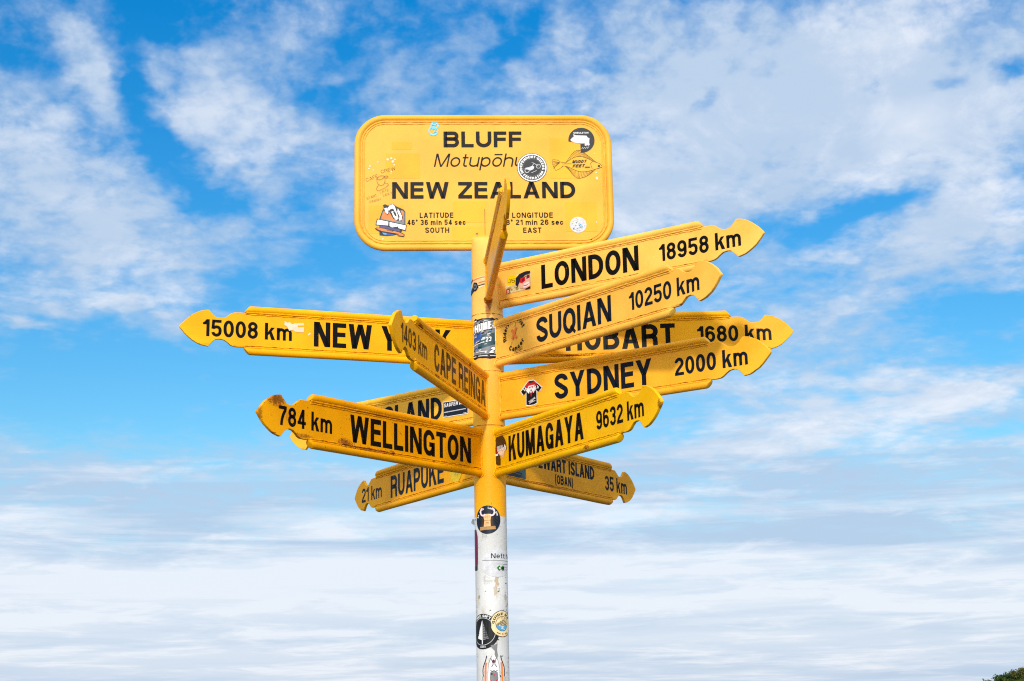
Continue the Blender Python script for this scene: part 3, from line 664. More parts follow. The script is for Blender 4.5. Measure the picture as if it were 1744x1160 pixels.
# ------------------------------------------------------------------ name board
def rrect(hw0, hw1, hh, r, n=10):                           # rounded outline, anticlockwise, left half width, right half width
    return (qarc(hw1-r, hh-r, r, r, 0, 90, n) + qarc(-hw0+r, hh-r, r, r, 90, 180, n) + qarc(-hw0+r, -hh+r, r, r, 180, 270, n) + qarc(hw1-r, -hh+r, r, r, 270, 360, n))
BW0, BW1, BH, BT, BCR = .4893, .4799, .2666, .0125, .118
def make_board():
    bm = bmesh.new()
    ol = rrect(BW0-BT, BW1-BT, BH-BT, BCR-BT)
    fr = [bm.verts.new((x, -.006, y)) for x, y in ol]; bk = [bm.verts.new((x, .006, y)) for x, y in ol]; n = len(ol)
    bm.faces.new(fr[::-1]); bm.faces.new(bk)
    for i in range(n): bm.faces.new((fr[i], fr[(i+1) % n], bk[(i+1) % n], bk[i]))
    bmesh.ops.recalc_face_normals(bm, faces=bm.faces[:])
    o = link('name_board', bm, YEL_BOARD, post, 'rounded top board reading BLUFF Motupōhu NEW ZEALAND', smooth=False)
    o.location = (0, 0, BOARD_Z); o.rotation_euler = (0, 0, BOARD_AZ)
    tb = bmesh.new()
    path = rrect(BW0-BT, BW1-BT, BH-BT, BCR-BT, 12)
    fine = []
    for i, p in enumerate(path):
        q = path[(i+1) % len(path)]; d = math.hypot(q[0]-p[0], q[1]-p[1]); k = max(1, int(d/.025))
        fine += [(p[0]+(q[0]-p[0])*j/k, p[1]+(q[1]-p[1])*j/k) for j in range(k)]
    pts = [Vector((x, 0.0, y)) for x, y in fine]
    i0 = min(range(len(pts)), key=lambda i: (pts[i]-Vector((0, 0, -BH+BT))).length)
    pts = pts[i0:]+pts[:i0]+[pts[i0]]
    tube(tb, pts, BT, 20, False)
    for inset, r, wob, sd_ in ((.0155, .0040, .0, 1), (.0245, .0026, .0016, 2)):
        wp = rrect(BW0-BT-inset, BW1-BT-inset, BH-BT-inset, BCR-BT-inset, 30)
        fine = []
        for i, p in enumerate(wp):
            q = wp[(i+1) % len(wp)]; d = math.hypot(q[0]-p[0], q[1]-p[1]); k = max(1, int(d/.008))
            fine += [(p[0]+(q[0]-p[0])*j/k, p[1]+(q[1]-p[1])*j/k) for j in range(k)]
        for sy in (-1, 1):
            wpts = [Vector((x, sy*.0062, y+wob*noise.noise(Vector((x*30, y*30, sd_))))) for x, y in fine]; wpts.append(wpts[0])
            tube(tb, wpts, [r*(.85+.5*noise.noise(Vector((k*.35, sd_, sy)))) for k in range(len(wpts))], 6, False)
    bmesh.ops.recalc_face_normals(tb, faces=tb.faces[:])
    link('edge_tube', tb, YEL_BOARD, o)
    return o
board = make_board()
bpl = lambda x, y, h: (x, -.006-h, y)
AR = dict(ry=.44)
def btext(s, x0, x1, y0, cap, t=.22, xs=1.18, gap=.14, shear=0.0, ry=.46):
    Art().poly('ink', *fit_text(s, x0, x1, y0, cap, t=t, xs=xs, gap=gap, shear=shear, ry=ry)).build('lettering', board, bpl, {'ink': BOARDBLK}, base=.0009)
# cleaner rectangles where old stickers came off
def patch(x0, y0, x1, y1):
    Art().poly('clean', [(x0, y0), (x1, y0), (x1, y1), (x0, y1)]).build('cleaned_patch', board, bpl, {'clean': YEL_CLEAN}, base=.0003, step=.0004)
for p_ in [(-.348, .127, -.275, .158), (-.372, .014, -.245, .112), (-.435, -.200, -.307, -.092), (-.122, -.160, .002, -.077), (-.126, -.232, .0, -.175),
           (.246, .012, .353, .172), (.299, -.196, .415, -.081)]: patch(*p_)
btext('BLUFF', -.155, .139, .136, .063)
btext('Motupōhu', -.192, .145, .059, .052, t=.105, xs=1.12, gap=.13, shear=.2)
btext('NEW ZEALAND', -.348, .337, -.066, .065)
for tx, x0, x1, y0 in (('LATITUDE', -.246, -.121, -.141), ('46° 36 min 54 sec', -.292, -.076, -.1685), ('SOUTH', -.226, -.137, -.199),
                       ('LONGITUDE', .098, .250, -.142), ('168° 21 min 26 sec', .046, .288, -.1695), ('EAST', .138, .206, -.2005)):
    btext(tx, x0, x1, y0, .0205, t=.185, xs=1.2, gap=.19)
Art().line('brown', [(-.004, -.107), (-.004, -.208)], .0016).build('lettering', board, bpl, base=.0009)

# ---- stickers on the board
def st(name, art, parent, place, label=None, **kw): return art.build(name, parent, place, None, label, base=.0012, **kw)
cx, cy, r = .366, .164, .0495
a = Art()
a.poly('charcoal', [(cx+r*x, cy+r*y) for x, y in qarc(0, 0, 1, 1, -95, 186, 50) + [(-.09, -.27), (-.09, -.85)]])
a.poly('pink', [(cx+r*x, cy+r*y) for x, y in [(-.84, .04), (-.73, .16), (-.58, .29), (-.62, .47), (-.42, .38), (.38, .36), (.49, .2), (.62, .16), (.58, -.18), (.62, -.38), (.49, -.47), (.44, -.38), (.33, -.47), (.24, -.44), (.24, -.27), (-.09, -.27), (-.55, -.2), (-.82, -.07)]])
a.text('white', 'GUEULETON', cx-.6*r, cy+.52*r, .0065, 1.15*r, t=.2, xs=1.2)
a.line('light', [(cx+r*x, cy+r*y) for x, y in [(-.02, -.70), (.08, -.58), (.10, -.72), (.22, -.58), (.28, -.70), (.40, -.55), (.45, -.68), (.58, -.48)]], .0012)
st('sticker', a, board, bpl, 'round charcoal sticker with a pink pig and a torn-off corner')

cx, cy, r = .1765, .055, .0565
a = Art().disc('black', cx, cy, r, n=60).disc('white', cx, cy, r*.965, n=60).disc('charcoal', cx, cy, r*.885, n=60)
a.ring('grey', cx, cy, r*.60, .0008)
a.arc_text('white', 'INDEPENDENT-BIKERS', cx, cy, r*.66, r*.17, 100, 225, t=.22)
a.arc_text('white', 'FEDERATION', cx, cy, r*.66, r*.17, 280, 118, inside=True, t=.22)
mo = lambda pts: [(cx+r*x, cy+r*y) for x, y in pts]
a.ring('light', cx+r*.42, cy+r*.08, r*.14, .0016).ring('light', cx-r*.34, cy-r*.22, r*.14, .0022)
a.poly('light', mo([(-.50, -.05), (-.20, .02), (.02, .12), (.14, .05), (.10, -.12), (-.12, -.22), (-.30, -.12)]))
a.lines('light', [mo([(.42, .08), (.12, .30), (-.02, .33)]), mo([(.02, .12), (.14, .28)]), mo([(-.5, -.1), (-.2, -.16), (.12, -.02)]), mo([(-.05, -.38), (.3, -.22)])], .0018)
st('sticker', a, board, bpl, 'round black and white sticker with a motorcycle')

fx = lambda x, y: (.252+(x-725)/865*.189, .124-(y-490)*.000219)
F = lambda pts: [fx(*p) for p in pts]
a = Art()
up_ = F(bez((960, 720), (1040, 610), (1100, 500), (1180, 487), 12) + bez((1180, 487), (1260, 490), (1400, 640), (1495, 712), 12))
lo_ = F(bez((985, 790), (1040, 890), (1120, 1010), (1190, 1000), 12) + bez((1190, 1000), (1300, 990), (1400, 920), (1435, 860), 12))
ui = F(bez((960, 722), (1060, 640), (1150, 590), (1230, 605), 12) + bez((1230, 605), (1330, 620), (1420, 690), (1490, 712), 12))
li = F(bez((900, 780), (1000, 760), (1090, 860), (1210, 880), 12) + bez((1210, 880), (1330, 890), (1420, 850), (1585, 800), 12))
a.lines('black', [up_, lo_, ui, li, F([(870, 705), (960, 720)]), F([(1490, 712), (1550, 730), (1590, 775), (1585, 800), (1500, 830)]), F([(1400, 770), (1390, 730), (1430, 690)]), F([(1400, 770), (1420, 830)]),
               F([(870, 705), (830, 670), (740, 660), (730, 735), (785, 858), (850, 830), (915, 780)]), F([(905, 740), (1060, 735)])], .0011)
a.lines('brown', [[up_[i], ui[i]] for i in range(2, 24)] + [[lo_[i], li[i]] for i in range(2, 23)] + [F([(860, 715), (745, y)]) for y in (690, 720, 750, 790, 820)], .0010)
a.text('black', 'MUDDY', *fx(1072, 728), .0115, .053, rot=3, t=.2, shear=.3)
a.text('black', 'FEET', *fx(1075, 805), .0115, .044, rot=2, t=.2, shear=.3)
a.disc('black', *fx(1535, 778), .004).line('black', F([(1290, 800), (1380, 800)]), .003)
st('sticker', a, board, bpl, 'flatfish-shaped yellow sticker with black line drawing')

cx, cy, r = .344, -.170, .031
rn = random.Random(5); a = Art().disc('light', cx, cy, r)
for _ in range(46):
    an, d = rn.uniform(0, 360), r*.88*math.sqrt(rn.random()); px, py = cx+d*math.cos(rad(an)), cy+d*math.sin(rad(an)); s_ = rn.uniform(.002, .005)
    a.poly(rn.choice(['white', 'white', 'cyan', 'light', 'sky', 'grey', 'blue'] if py < cy+.004 else ['white', 'cream', 'light', 'white', 'grey', 'cyan']), [(px+s_*rn.uniform(.5, 1)*math.cos(k), py+s_*rn.uniform(.5, 1)*math.sin(k)) for k in (0, 1.2, 2.5, 3.7, 5.0)])
st('sticker', a, board, bpl, 'small round silvery blue sticker')

g6 = lambda x, y: (-.411+(x-108)*.000281, -.085-(y-680)*.000296)
G = lambda *pts: [g6(*p) for p in pts]
a = Art()
a.poly('black', G((165, 1095), (160, 890), (205, 765), (250, 715), (330, 690), (480, 758), (505, 785), (505, 960), (450, 1060), (360, 1095), (260, 1105)))
a.poly('grey', G((175, 890), (212, 775), (470, 770), (495, 790), (494, 955), (170, 895)))
a.poly('orange', G((195, 850), (225, 780), (470, 775), (480, 800), (470, 900), (330, 905), (195, 880)))
a.poly('blue', G((180, 1045), (270, 1060), (365, 1085), (290, 1098), (225, 1090)))
a.poly('sky', G((195, 1050), (260, 1060), (255, 1090), (215, 1082))).poly('purple', G((165, 960), (440, 1020), (420, 1060), (165, 1000)))
a.poly('black', G((270, 740), (290, 700), (330, 682), (370, 700), (400, 745), (440, 770), (475, 860), (455, 915), (400, 905), (345, 880), (300, 800)))
a.poly('white', G((275, 745), (300, 700), (340, 690), (365, 712), (380, 760), (405, 830), (415, 880), (385, 900), (350, 860), (325, 800), (285, 775)))
a.poly('white', G((405, 745), (430, 780), (462, 850), (455, 900), (420, 905), (430, 850), (400, 790)))
a.poly('charcoal', G((350, 770), (378, 800), (392, 850), (370, 845), (345, 800))).poly('black', G((285, 790), (300, 760), (345, 745), (360, 775), (310, 790)))
a.poly('black', G((212, 700), (240, 690), (272, 705), (270, 745), (290, 800), (275, 835), (245, 810), (222, 750)))
a.poly('white', G((228, 742), (268, 735), (282, 800), (270, 822), (245, 800)))
a.poly('black', G((132, 878), (290, 912), (522, 962), (510, 1042), (400, 1010), (330, 1000), (290, 975), (112, 962)))
a.poly('white', G((142, 890), (282, 920), (278, 970), (125, 955))).poly('white', G((298, 925), (512, 970), (503, 1030), (415, 1005), (405, 985), (330, 995), (298, 975)))
a.lines('grey', [G((150+i*19, 905+i*4), (148+i*19, 945+i*4)) for i in range(7)] + [G((320+i*25, 945+i*6), (335+i*25, 975+i*6)) for i in range(7)], .0012)
a.poly('black', G((105, 1008), (125, 995), (270, 1010), (440, 1058), (495, 1085), (488, 1118), (400, 1104), (410, 1085), (190, 1055), (130, 1030)))
a.poly('orange', G((115, 1010), (165, 1003), (270, 1020), (435, 1066), (485, 1090), (480, 1108), (405, 1097), (425, 1080), (200, 1042)))
a.lines('black', [G((255, 1022), (350, 1045)), G((262, 1032), (345, 1050))], .0014)
st('sticker', a, board, bpl, 'orange and white racer-shaped sticker')

a = Art()
a.text('pencil', 'CAFE', *g6(-5, 390), .0130, .047, rot=22, t=.07).text('pencil', 'CREW', *g6(190, 280), .0130, .055, rot=14, t=.07)
a.text('pencil', 'START', *g6(0, 630), .0095, .040, rot=20, t=.07).text('pencil', 'LATE', *g6(175, 545), .0095, .034, rot=16, t=.07)
a.text('pencil', 'FINISH', *g6(40, 675), .0085, .042, rot=18, t=.07).text('pencil', 'EARLY', *g6(215, 588), .0085, .036, rot=18, t=.07)
cup = [G(*bez((130, 350), (120, 420), (170, 450), (200, 440), 8)), G(*bez((200, 440), (240, 420), (245, 370), (230, 320), 8)), G(*bez((130, 350), (160, 300), (220, 310), (230, 320), 8)), G(*bez((130, 350), (160, 385), (220, 350), (230, 320), 8)),
       G(*bez((235, 340), (290, 350), (300, 300), (232, 320), 8)), G(*bez((150, 440), (100, 500), (130, 530), (200, 490), 8)), G(*bez((200, 490), (290, 450), (310, 410), (235, 410), 8))]
a.lines('pencil', cup, .0013)
a.build('graffiti', board, bpl, base=.0012)
cx, cy = -.191, .211
a = Art().ring('cyan', cx+.003, cy+.012, .013, .0055).ring('cyan', cx-.002, cy-.010, .016, .0055, 60, 400)
a.line('cyan', [(cx-.008, cy+.014), (cx+.008, cy+.016), (cx-.004, cy), (cx+.012, cy+.002), (cx, cy-.016), (cx+.012, cy-.012)], .004)
a.build('graffiti', board, bpl, base=.0012)
rn = random.Random(11)
for (x, y, s_) in [(-.365, .088, .007), (-.352, .092, .006), (-.345, .08, .007), (-.338, .088, .005), (-.340, .066, .005), (-.352, .04, .004), (-.352, .032, .003), (-.43, .062, .005), (-.435, .052, .004), (-.418, .046, .004), (-.40, .078, .004), (.420, .012, .008), (.418, .034, .004), (.413, -.16, .003), (-.382, -.222, .005), (.415, .11, .003)]:
    Art().poly('residue', [(x+s_*rn.uniform(.5, 1)*math.cos(k), y+s_*rn.uniform(.4, 1)*math.sin(k)) for k in (0, .9, 1.7, 2.6, 3.5, 4.4, 5.4)]).build('paper_scrap', board, bpl, base=.0011)
Art().disc('tan', -.034, -.204, .0045).disc('brown', -.034, -.203, .0022).build('rivet', board, bpl, base=.0011)
for x, y, r_ in ((-.05, -.226, .0016), (.392, -.228, .003), (.405, -.226, .002)): Art().disc('brown', x, y, r_).build('rust_spot', board, bpl, base=.0011)

# ---- stickers on the arms
def on_arm(key, art, name='sticker', label=None):
    o, side = arms[key]; return art.build(name, o, arm_place(side), None, label, base=.0012)
# photo print on the LONDON arm
X = lambda fx_, fy_: (.086+fx_*.115, -.037+fy_*.068+fx_*.003)
PX = lambda *p: [X(*q) for q in p]
a = Art().poly('sand', PX((.02, 0), (.98, 0), (1, .95), (.95, 1), (.05, .9), (0, .8)))
a.poly('cream', PX((0, .5), (.25, .95), (.5, .9), (.5, .5)))
a.poly('lime', PX((.05, .46), (.45, .40), (.47, .92), (.08, .96))).text('black', '35', *X(.12, .58), .015, .030, rot=-6, t=.10, shear=.15)
rn = random.Random(3)
for _ in range(22):
    x, y, s_ = rn.uniform(.05, .5), rn.uniform(.04, .40), rn.uniform(.025, .07)
    a.poly(rn.choice(['olive', 'dkgreen', 'sand', 'tan', 'olive', 'cream']), PX(*[(x+s_*math.cos(k), y+s_*1.5*math.sin(k)*rn.uniform(.5, 1)) for k in (0, 1, 2, 3, 4, 5)]))
a.poly('red', PX((.06, .03), (.20, .03), (.20, .26), (.06, .24))).ring('white', *X(.13, .11), .0035, .002)
a.poly('skin', PX((.52, .35), (.60, .62), (.98, .80), (.99, .14), (.78, .04), (.60, .14)))
a.poly('pink', PX((.72, .10), (.95, .18), (.95, .40), (.75, .36)))
a.poly('navy', PX((.42, .40), (.44, .75), (.58, .93), (.80, 1.0), (.99, .97), (.99, .83), (.80, .80), (.62, .60), (.53, .32), (.46, .30)))
a.poly('red', PX((.58, .45), (.62, .68), (.80, .72), (.80, .48), (.68, .38))).poly('maroon', PX((.66, .46), (.68, .62), (.76, .64), (.76, .48)))
a.poly('maroon', PX((.84, .56), (.86, .76), (.97, .78), (.97, .60))).line('black', PX((.80, .70), (.90, .74)), .0022)
a.line('maroon', PX((.74, .24), (.84, .22), (.92, .28)), .0022).poly('black', PX((.78, .04), (.99, .13), (.99, .0), (.8, 0)))
on_arm('LONDON', a, label='photo print sticker of a man in a cap and red glasses')
# ring of words on the SUQIAN arm
cx, cy = .166, .014
a = Art().arc_text('black', 'Riders', cx, cy, .047, .019, 163, 72, t=.2, rv=.047).arc_text('black', 'Against', cx, cy, .047, .019, 66, 98, t=.2, rv=.047)
a.arc_text('black', 'Cancer', cx+.002, cy+.002, .046, .018, 283, 92, inside=True, t=.2).arc_text('brown', 'Est 2007', cx+.012, cy-.004, .058, .010, 282, 42, inside=True, t=.14)
a.line('orange', [(cx-.014, cy+.018), (cx+.014, cy-.018)], .011).line('orange', [(cx+.014, cy+.022), (cx-.010, cy-.018)], .010).line('straw', [(cx-.014, cy-.024), (cx-.02, cy-.036)], .004).disc('straw', cx+.004, cy+.034, .006)
on_arm('SUQIAN', a, label='ring of black words round an orange ribbon')
# jersey on the SYDNEY arm
q = lambda x, y: (.199+x*.046, -.006+y*.045)
Q = lambda *p: [q(*k) for k in p]
sh_ = [(-.25, .95), (.25, .95), (.5, .72), (1.0, .28), (.72, -.02), (.48, .15), (.50, -.88), (.2, -.97), (-.30, -.97), (-.50, -.9), (-.48, .1), (-.75, -.1), (-1.0, .2), (-.52, .70)]
a = Art().poly('white', Q(*[(x*1.10, y*1.07) for x, y in sh_])).poly('black', Q(*sh_)).poly('red', Q((-.25, .95), (.25, .95), (.55, .62), (.4, .3), (-.45, .25), (-.55, .6)))
a.poly('dkgreen', Q((-.25, .95), (.25, .95), (.15, .80), (-.18, .78)))
a.line('white', Q((-.42, .42), (-.28, .05), (.0, .38), (.22, .05), (.42, .48)), .005).line('white', Q((-.28, .52), (.28, .55), (.0, -.05), (-.28, .52)), .004).poly('red', Q((-.12, .0), (.14, .02), (.0, -.35)))
a.poly('white', Q((-.48, .25), (-.38, .05), (-.3, .28), (-.2, -.05), (-.1, .22), (-.3, .4))).poly('white', Q((.48, .3), (.38, .05), (.3, .3), (.22, -.02), (.1, .22), (.3, .45)))
a.lines('white', [Q((-.75, .4), (-.55, .2)), Q((-.6, .55), (-.5, .3)), Q((.6, .5), (.72, .25)), Q((.75, .4), (.55, .25))], .003)
a.lines('light', [Q((-.2+i*.1, -.9+i*.05), (.0+i*.12, -.55+i*.05)) for i in range(4)] + [Q((-.25, -.7), (.42, -.5)), Q((-.2, -.85), (.4, -.68))], .0024)
on_arm('SYDNEY', a, label='black and red jersey-shaped sticker')
# torn round sticker on the KUMAGAYA arm
cx, cy, r = .0915, .005, .0535
a = Art().poly('brown', [(cx+r*x, cy+r*y) for x, y in qarc(0, 0, 1, 1, -5, 272, 50) + [(.10, -.98), (.12, -.60), (.02, -.42), (.3, -.2)]])
a.poly('residue', [(cx+r*x, cy+r*y) for x, y in [(-.25, .02), (.95, .16), (.92, -.12), (.70, -.20), (.62, -.55), (.50, -.25), (.40, -.60), (.25, -.32), (.08, -.42), (-.05, -.25), (-.22, -.2)]])
a.text('white', 'N', cx-r*.93, cy-r*.14, r*.34, r*.30, t=.22).text('red', 'E', cx-r*.58, cy-r*.10, r*.34, r*.24, t=.22).text('white', 'BULA', cx-r*.28, cy-r*.06, r*.34, r*1.22, t=.22)
a.poly('white', [(cx-r*.70, cy-r*.36), (cx-r*.15, cy-r*.34), (cx-r*.15, cy-r*.20), (cx-r*.70, cy-r*.22)])
on_arm('KUMAGAYA', a, label='torn round brown sticker with white wording')
# dark bumper sticker on the half hidden arm (x = -u)
a = Art().poly('white', [(-.226, -.0385), (-.096, -.0405), (-.096, .0165), (-.226, .0215)]).poly('navy', [(-.223, -.036), (-.099, -.0375), (-.099, .0145), (-.223, .0185)])
a.text('white', 'SAUFEN IS', -.220, -.001, .0145, .094, t=.2, shear=.12).line('light', [(-.220, -.020), (-.108, -.020)], .0034).lines('white', [[(-.218, -.0345), (-.205, -.0345)], [(-.12, -.035), (-.104, -.035)]], .0015)
on_arm('DOG ISLAND', a, label='dark rectangular sticker with bold white words')
a = Art().poly('teal', [(.06, -.056), (.241, -.055), (.241, .000), (.06, .003)]).poly('navy', [(.10, -.052), (.20, -.053), (.215, -.035), (.14, -.028), (.10, -.038)]).poly('dkgreen', [(.15, -.012), (.232, -.022), (.235, -.006), (.16, -.002)]).line('grey', [(.07, -.044), (.13, -.036), (.2, -.042)], .002)
on_arm('STEWART ISLAND', a, label='dark teal rectangular sticker')
a = Art().disc('lime', -.262, -.010, .050).lines('olive', [[(-.28, -.03), (-.26, -.024)], [(-.255, -.034), (-.24, -.028)], [(-.27, -.012), (-.25, -.006)]], .0025)
on_arm('RUAPUKE', a, label='round lime yellow sticker')
rn = random.Random(8); a = Art()
a.poly('residue', [(-.752, .040), (-.74, .034), (-.735, .038), (-.725, .030), (-.715, .034), (-.685, .037), (-.682, .028), (-.705, .026), (-.704, .020), (-.682, .022), (-.684, .003), (-.715, .004), (-.722, .010), (-.735, .006), (-.742, .020), (-.752, .026)])
on_arm('NEW YORK', a, name='paper_scrap')
on_arm('NEW YORK', Art().poly('residue', [(-.668, -.002), (-.666, -.008), (-.658, .0), (-.660, .004)]), name='paper_scrap')

# ---- stickers wrapped on the pole: x is arc length from the side facing the photographer, y is height above eye level
ppl = lambda x, y, h: ((PR*1.006+h)*math.sin(x/PR), -(PR*1.006+h)*math.cos(x/PR), EYE+y)
def on_pole(art, label=None, name='sticker'): return art.build(name, pole, ppl, None, label, strip=.004, base=.0004)
T = lambda deg: rad(deg)*PR
# race poster
rn = random.Random(21)
x0, x1, y0, y1 = T(-88), T(56), 1.186, 1.335
edge = []
for i in range(16): edge.append((x0+(x1-x0)*i/15, y0+rn.uniform(-.003, .003)))
for i in range(1, 12): edge.append((x1+rn.uniform(-.004, .002), y0+(y1-y0)*i/12))
for i in range(16): edge.append((x1-(x1-x0)*i/15, y1+rn.uniform(-.003, .003)-.010*(i > 11)*(i-11)/4))
for i in range(1, 12): edge.append((x0+rn.uniform(-.002, .004), y1-.01-(y1-y0-.01)*i/12))
pm = lambda fx_, fy_: (x0+(x1-x0)*fx_, y0+(y1-y0)*fy_)
PM = lambda *p: [pm(*k) for k in p]
a = Art().poly('black', edge).poly('grey', PM((.06, .05), (.96, .06), (.94, .93), (.5, .97), (.08, .86)))
a.poly('light', PM((.10, .62), (.9, .80), (.9, .90), (.5, .95), (.10, .78)))
a.poly('blue', PM((.10, .36), (.42, .48), (.44, .66), (.12, .56))).poly('teal', PM((.3, .2), (.86, .36), (.9, .66), (.45, .58)))
for _ in range(90):
    x, y = rn.uniform(.08, .9), rn.uniform(.06, .92); w_, h_ = rn.uniform(.02, .11), rn.uniform(.008, .035); k = .18
    a.poly(rn.choice(['navy', 'blue', 'light', 'teal', 'grey', 'charcoal', 'sky', 'light', 'grey', 'dkgreen', 'brown', 'white', 'light', 'grey']), PM((x, y), (min(.95, x+w_), y+w_*k), (min(.95, x+w_), y+w_*k+h_), (x, y+h_)))
a.poly('charcoal', PM((.05, .02), (.96, .02), (.96, .10), (.05, .10)))
a.lines('white', [PM((.12, .60), (.88, .78)), PM((.1, .30), (.5, .40)), PM((.80, .78), (.80, .42)), PM((.3, .16), (.6, .17)), PM((.86, .75), (.86, .4))], .0022)
a.text('black', 'HUME', *pm(.265, .625), .033, .068, rot=13, t=.32, shear=.25).text('white', 'HUME', *pm(.275, .640), .028, .064, rot=13, t=.24, shear=.25)
a.text('white', '23', *pm(.56, .40), .017, .020, rot=8, t=.2, shear=.2).text('black', '23', *pm(.63, .105), .026, .040, rot=4, t=.32, shear=.3).text('white', '23', *pm(.64, .12), .022, .037, rot=4, t=.24, shear=.3)
a.lines('light', [PM((.1, .05), (.3, .055)), PM((.36, .06), (.6, .06)), PM((.66, .06), (.92, .06))], .003)
on_pole(a, 'ragged blue-black race poster wrapped round the pole')
# truck picture
x0, x1, y0, y1 = T(-88), T(-7), 1.432, 1.494
a = Art().poly('cream', PM((0, -.05), (.3, .16), (.6, .22), (1, .40), (1, 1.0), (.7, .97), (0, .85))).poly('orange', PM((.2, .75), (1, .9), (1, .97), (.25, .86)))
a.poly('peach', PM((.1, .4), (1, .55), (1, .85), (.1, .72))).poly('charcoal', PM((0, .75), (.35, .93), (.3, .8), (0, .62))).poly('navy', PM((0, -.05), (.45, .18), (.7, .30), (.62, .62), (.42, .70), (.28, .40), (0, .18)))
a.disc('black', *pm(.50, .40), .0125, .016).disc('grey', *pm(.50, .40), .008, .010).disc('charcoal', *pm(.50, .40), .005, .006).line('black', PM((.66, .42), (1, .50)), .003).lines('orange', [PM((.7, .6), (1, .68)), PM((.05, .3), (.2, .36))], .003)
on_pole(a, 'torn picture sticker of a tanker truck wheel')
a = Art().poly('peach', [(T(0), 1.435), (T(9), 1.437), (T(11), 1.497), (T(1), 1.495)]).poly('brown', [(T(2), 1.478), (T(10), 1.480), (T(10), 1.484), (T(2), 1.483)])
on_pole(a, 'narrow faded strip of torn sticker', 'paper_scrap')
# horned wooden figure
cx, cy = T(-11.5), .603; r = .0475
a = Art().disc('navy', cx, cy, r, .050, 50).arc_text('white', 'So zu Ball Lamm Ois', cx, cy, .036, .007, 95, 150, t=.2, rv=.038)
e_ = lambda *p: [(cx+x*r, cy+y*.050) for x, y in p]
a.poly('tan', e_((-.62, -.75), (.62, -.68), (.58, -.45), (-.60, -.50))).poly('brown', e_((-.58, .18), (-.2, .05), (-.1, -.5), (-.55, -.45), (-.40, -.1))).poly('brown', e_((.50, .2), (.15, .05), (.1, -.45), (.5, -.42), (.38, -.1)))
a.poly('peach', e_((-.32, .30), (-.12, .40), (.12, .40), (.30, .28), (.22, -.05), (.24, -.48), (-.28, -.50), (-.22, -.05)))
a.line('pink', [*e_(*qarc(-.32, .55, .2, .26, 100, 320, 12))], .0055).line('pink', [*e_(*qarc(.32, .55, .2, .26, 80, -140, 12))], .0055)
a.lines('tan', [e_((-.2, .18), (.2, .18)), e_((-.2, -.05), (.2, -.05)), e_((-.12, -.2), (.12, -.2)), e_((-.12, -.3), (.12, -.3)), e_((0, .3), (0, .1))], .0014).lines('charcoal', [e_((.5, .3), (.7, .0)), e_((.62, .2), (.8, -.1)), e_((.5, .0), (.8, -.3))], .0025)
on_pole(a, 'round black sticker of a horned wooden figure')
a = Art().poly('maroon', [(T(-84), .572), (T(-62), .570), (T(-54), .545), (T(-54), .47), (T(-56), .445), (T(-84), .445)]).poly('dkgreen', [(T(-84), .444), (T(-56), .444), (T(-57), .428), (T(-84), .428)])
on_pole(a, 'maroon and green edge of a sticker round the left side')
a = Art().disc('light', T(22), .452, .062, .050, 40).text('black', 'Nett hier', T(-1), .467, .0175, .112, t=.14, xs=1.1).line('grey', [(T(-33), .4605), (T(88), .4585)], .0016).line('grey', [(T(22), .4475), (T(75), .447)], .0012)
a.poly('green', [(T(19), .434), (T(28), .443), (T(34), .436), (T(44), .443), (T(44), .423), (T(34), .430), (T(27), .423)]).disc('white', T(30), .433, .003).poly('black', [(T(36), .433), (T(48), .441), (T(48), .425)]).lines('light', [[(T(50), .438), (T(75), .438)], [(T(50), .430), (T(75), .430)]], .002)
on_pole(a, 'white sticker with thin black serif words and a small green emblem')
# round fir tree badge
cx, cy = T(-36), .2155; r = .0605
a = Art().disc('black', cx, cy, r, r, 60).ring('light', cx, cy, r*.77, .0016)
a.arc_text('white', 'FREE GIFT', cx, cy, r*.82, r*.13, 95, 80, t=.2).arc_text('light', 'JAMES', cx, cy, r*.82, r*.10, 270, 26, inside=True, t=.2)
tr = []
for i in range(11): tr += [(.035*i+.02, .60-.095*i), (.035*i+.0, .56-.095*i)] if i else [(.0, .66)]
a.poly('white', [(cx-r*.95*x, cy+r*y) for x, y in [(0, .66)] + tr[1:] + [(0, -.50)]])
a.poly('grey', [(cx, cy-r*.5), (cx, cy+r*.66)] + [(cx+r*x*1.05, cy+r*(y-.02)) for x, y in tr[1:]])
a.lines('charcoal', [[(cx+r*.06, cy+r*(.3-.1*i)), (cx+r*(.16+.035*i), cy+r*(.26-.1*i))] for i in range(8)], .0022).line('white', [(cx-r*.005, cy-r*.5), (cx-r*.005, cy-r*.72)], .004)
a.lines('charcoal', [[(cx+r*(.2+.08*i), cy+r*.5), (cx+r*(.2+.08*i), cy-r*.3)] for i in range(5)], .0018)
on_pole(a, 'round black sticker with a white fir tree')
cx, cy = T(37), .241; r = .0445
a = Art().disc('black', cx, cy, r, r*1.03, 50).disc('cream', cx, cy, r*.95, r*.98, 50).ring('black', cx, cy, r*.56, .0018)
a.arc_text('black', 'GUIDE NZ', cx, cy, r*.66, r*.20, 105, 150, t=.2).poly('sky', [(cx+r*x, cy+r*y) for x, y in qarc(0, 0, .55, .55, 190, 350, 16)])
a.lines('black', [[(cx+r*(-.5+.13*i), cy-r*.1), (cx+r*(-.5+.13*i+.17+.05*min(i, 6-i)), cy+r*(.08+.12*min(i, 6-i)))] for i in range(7)], .0022)
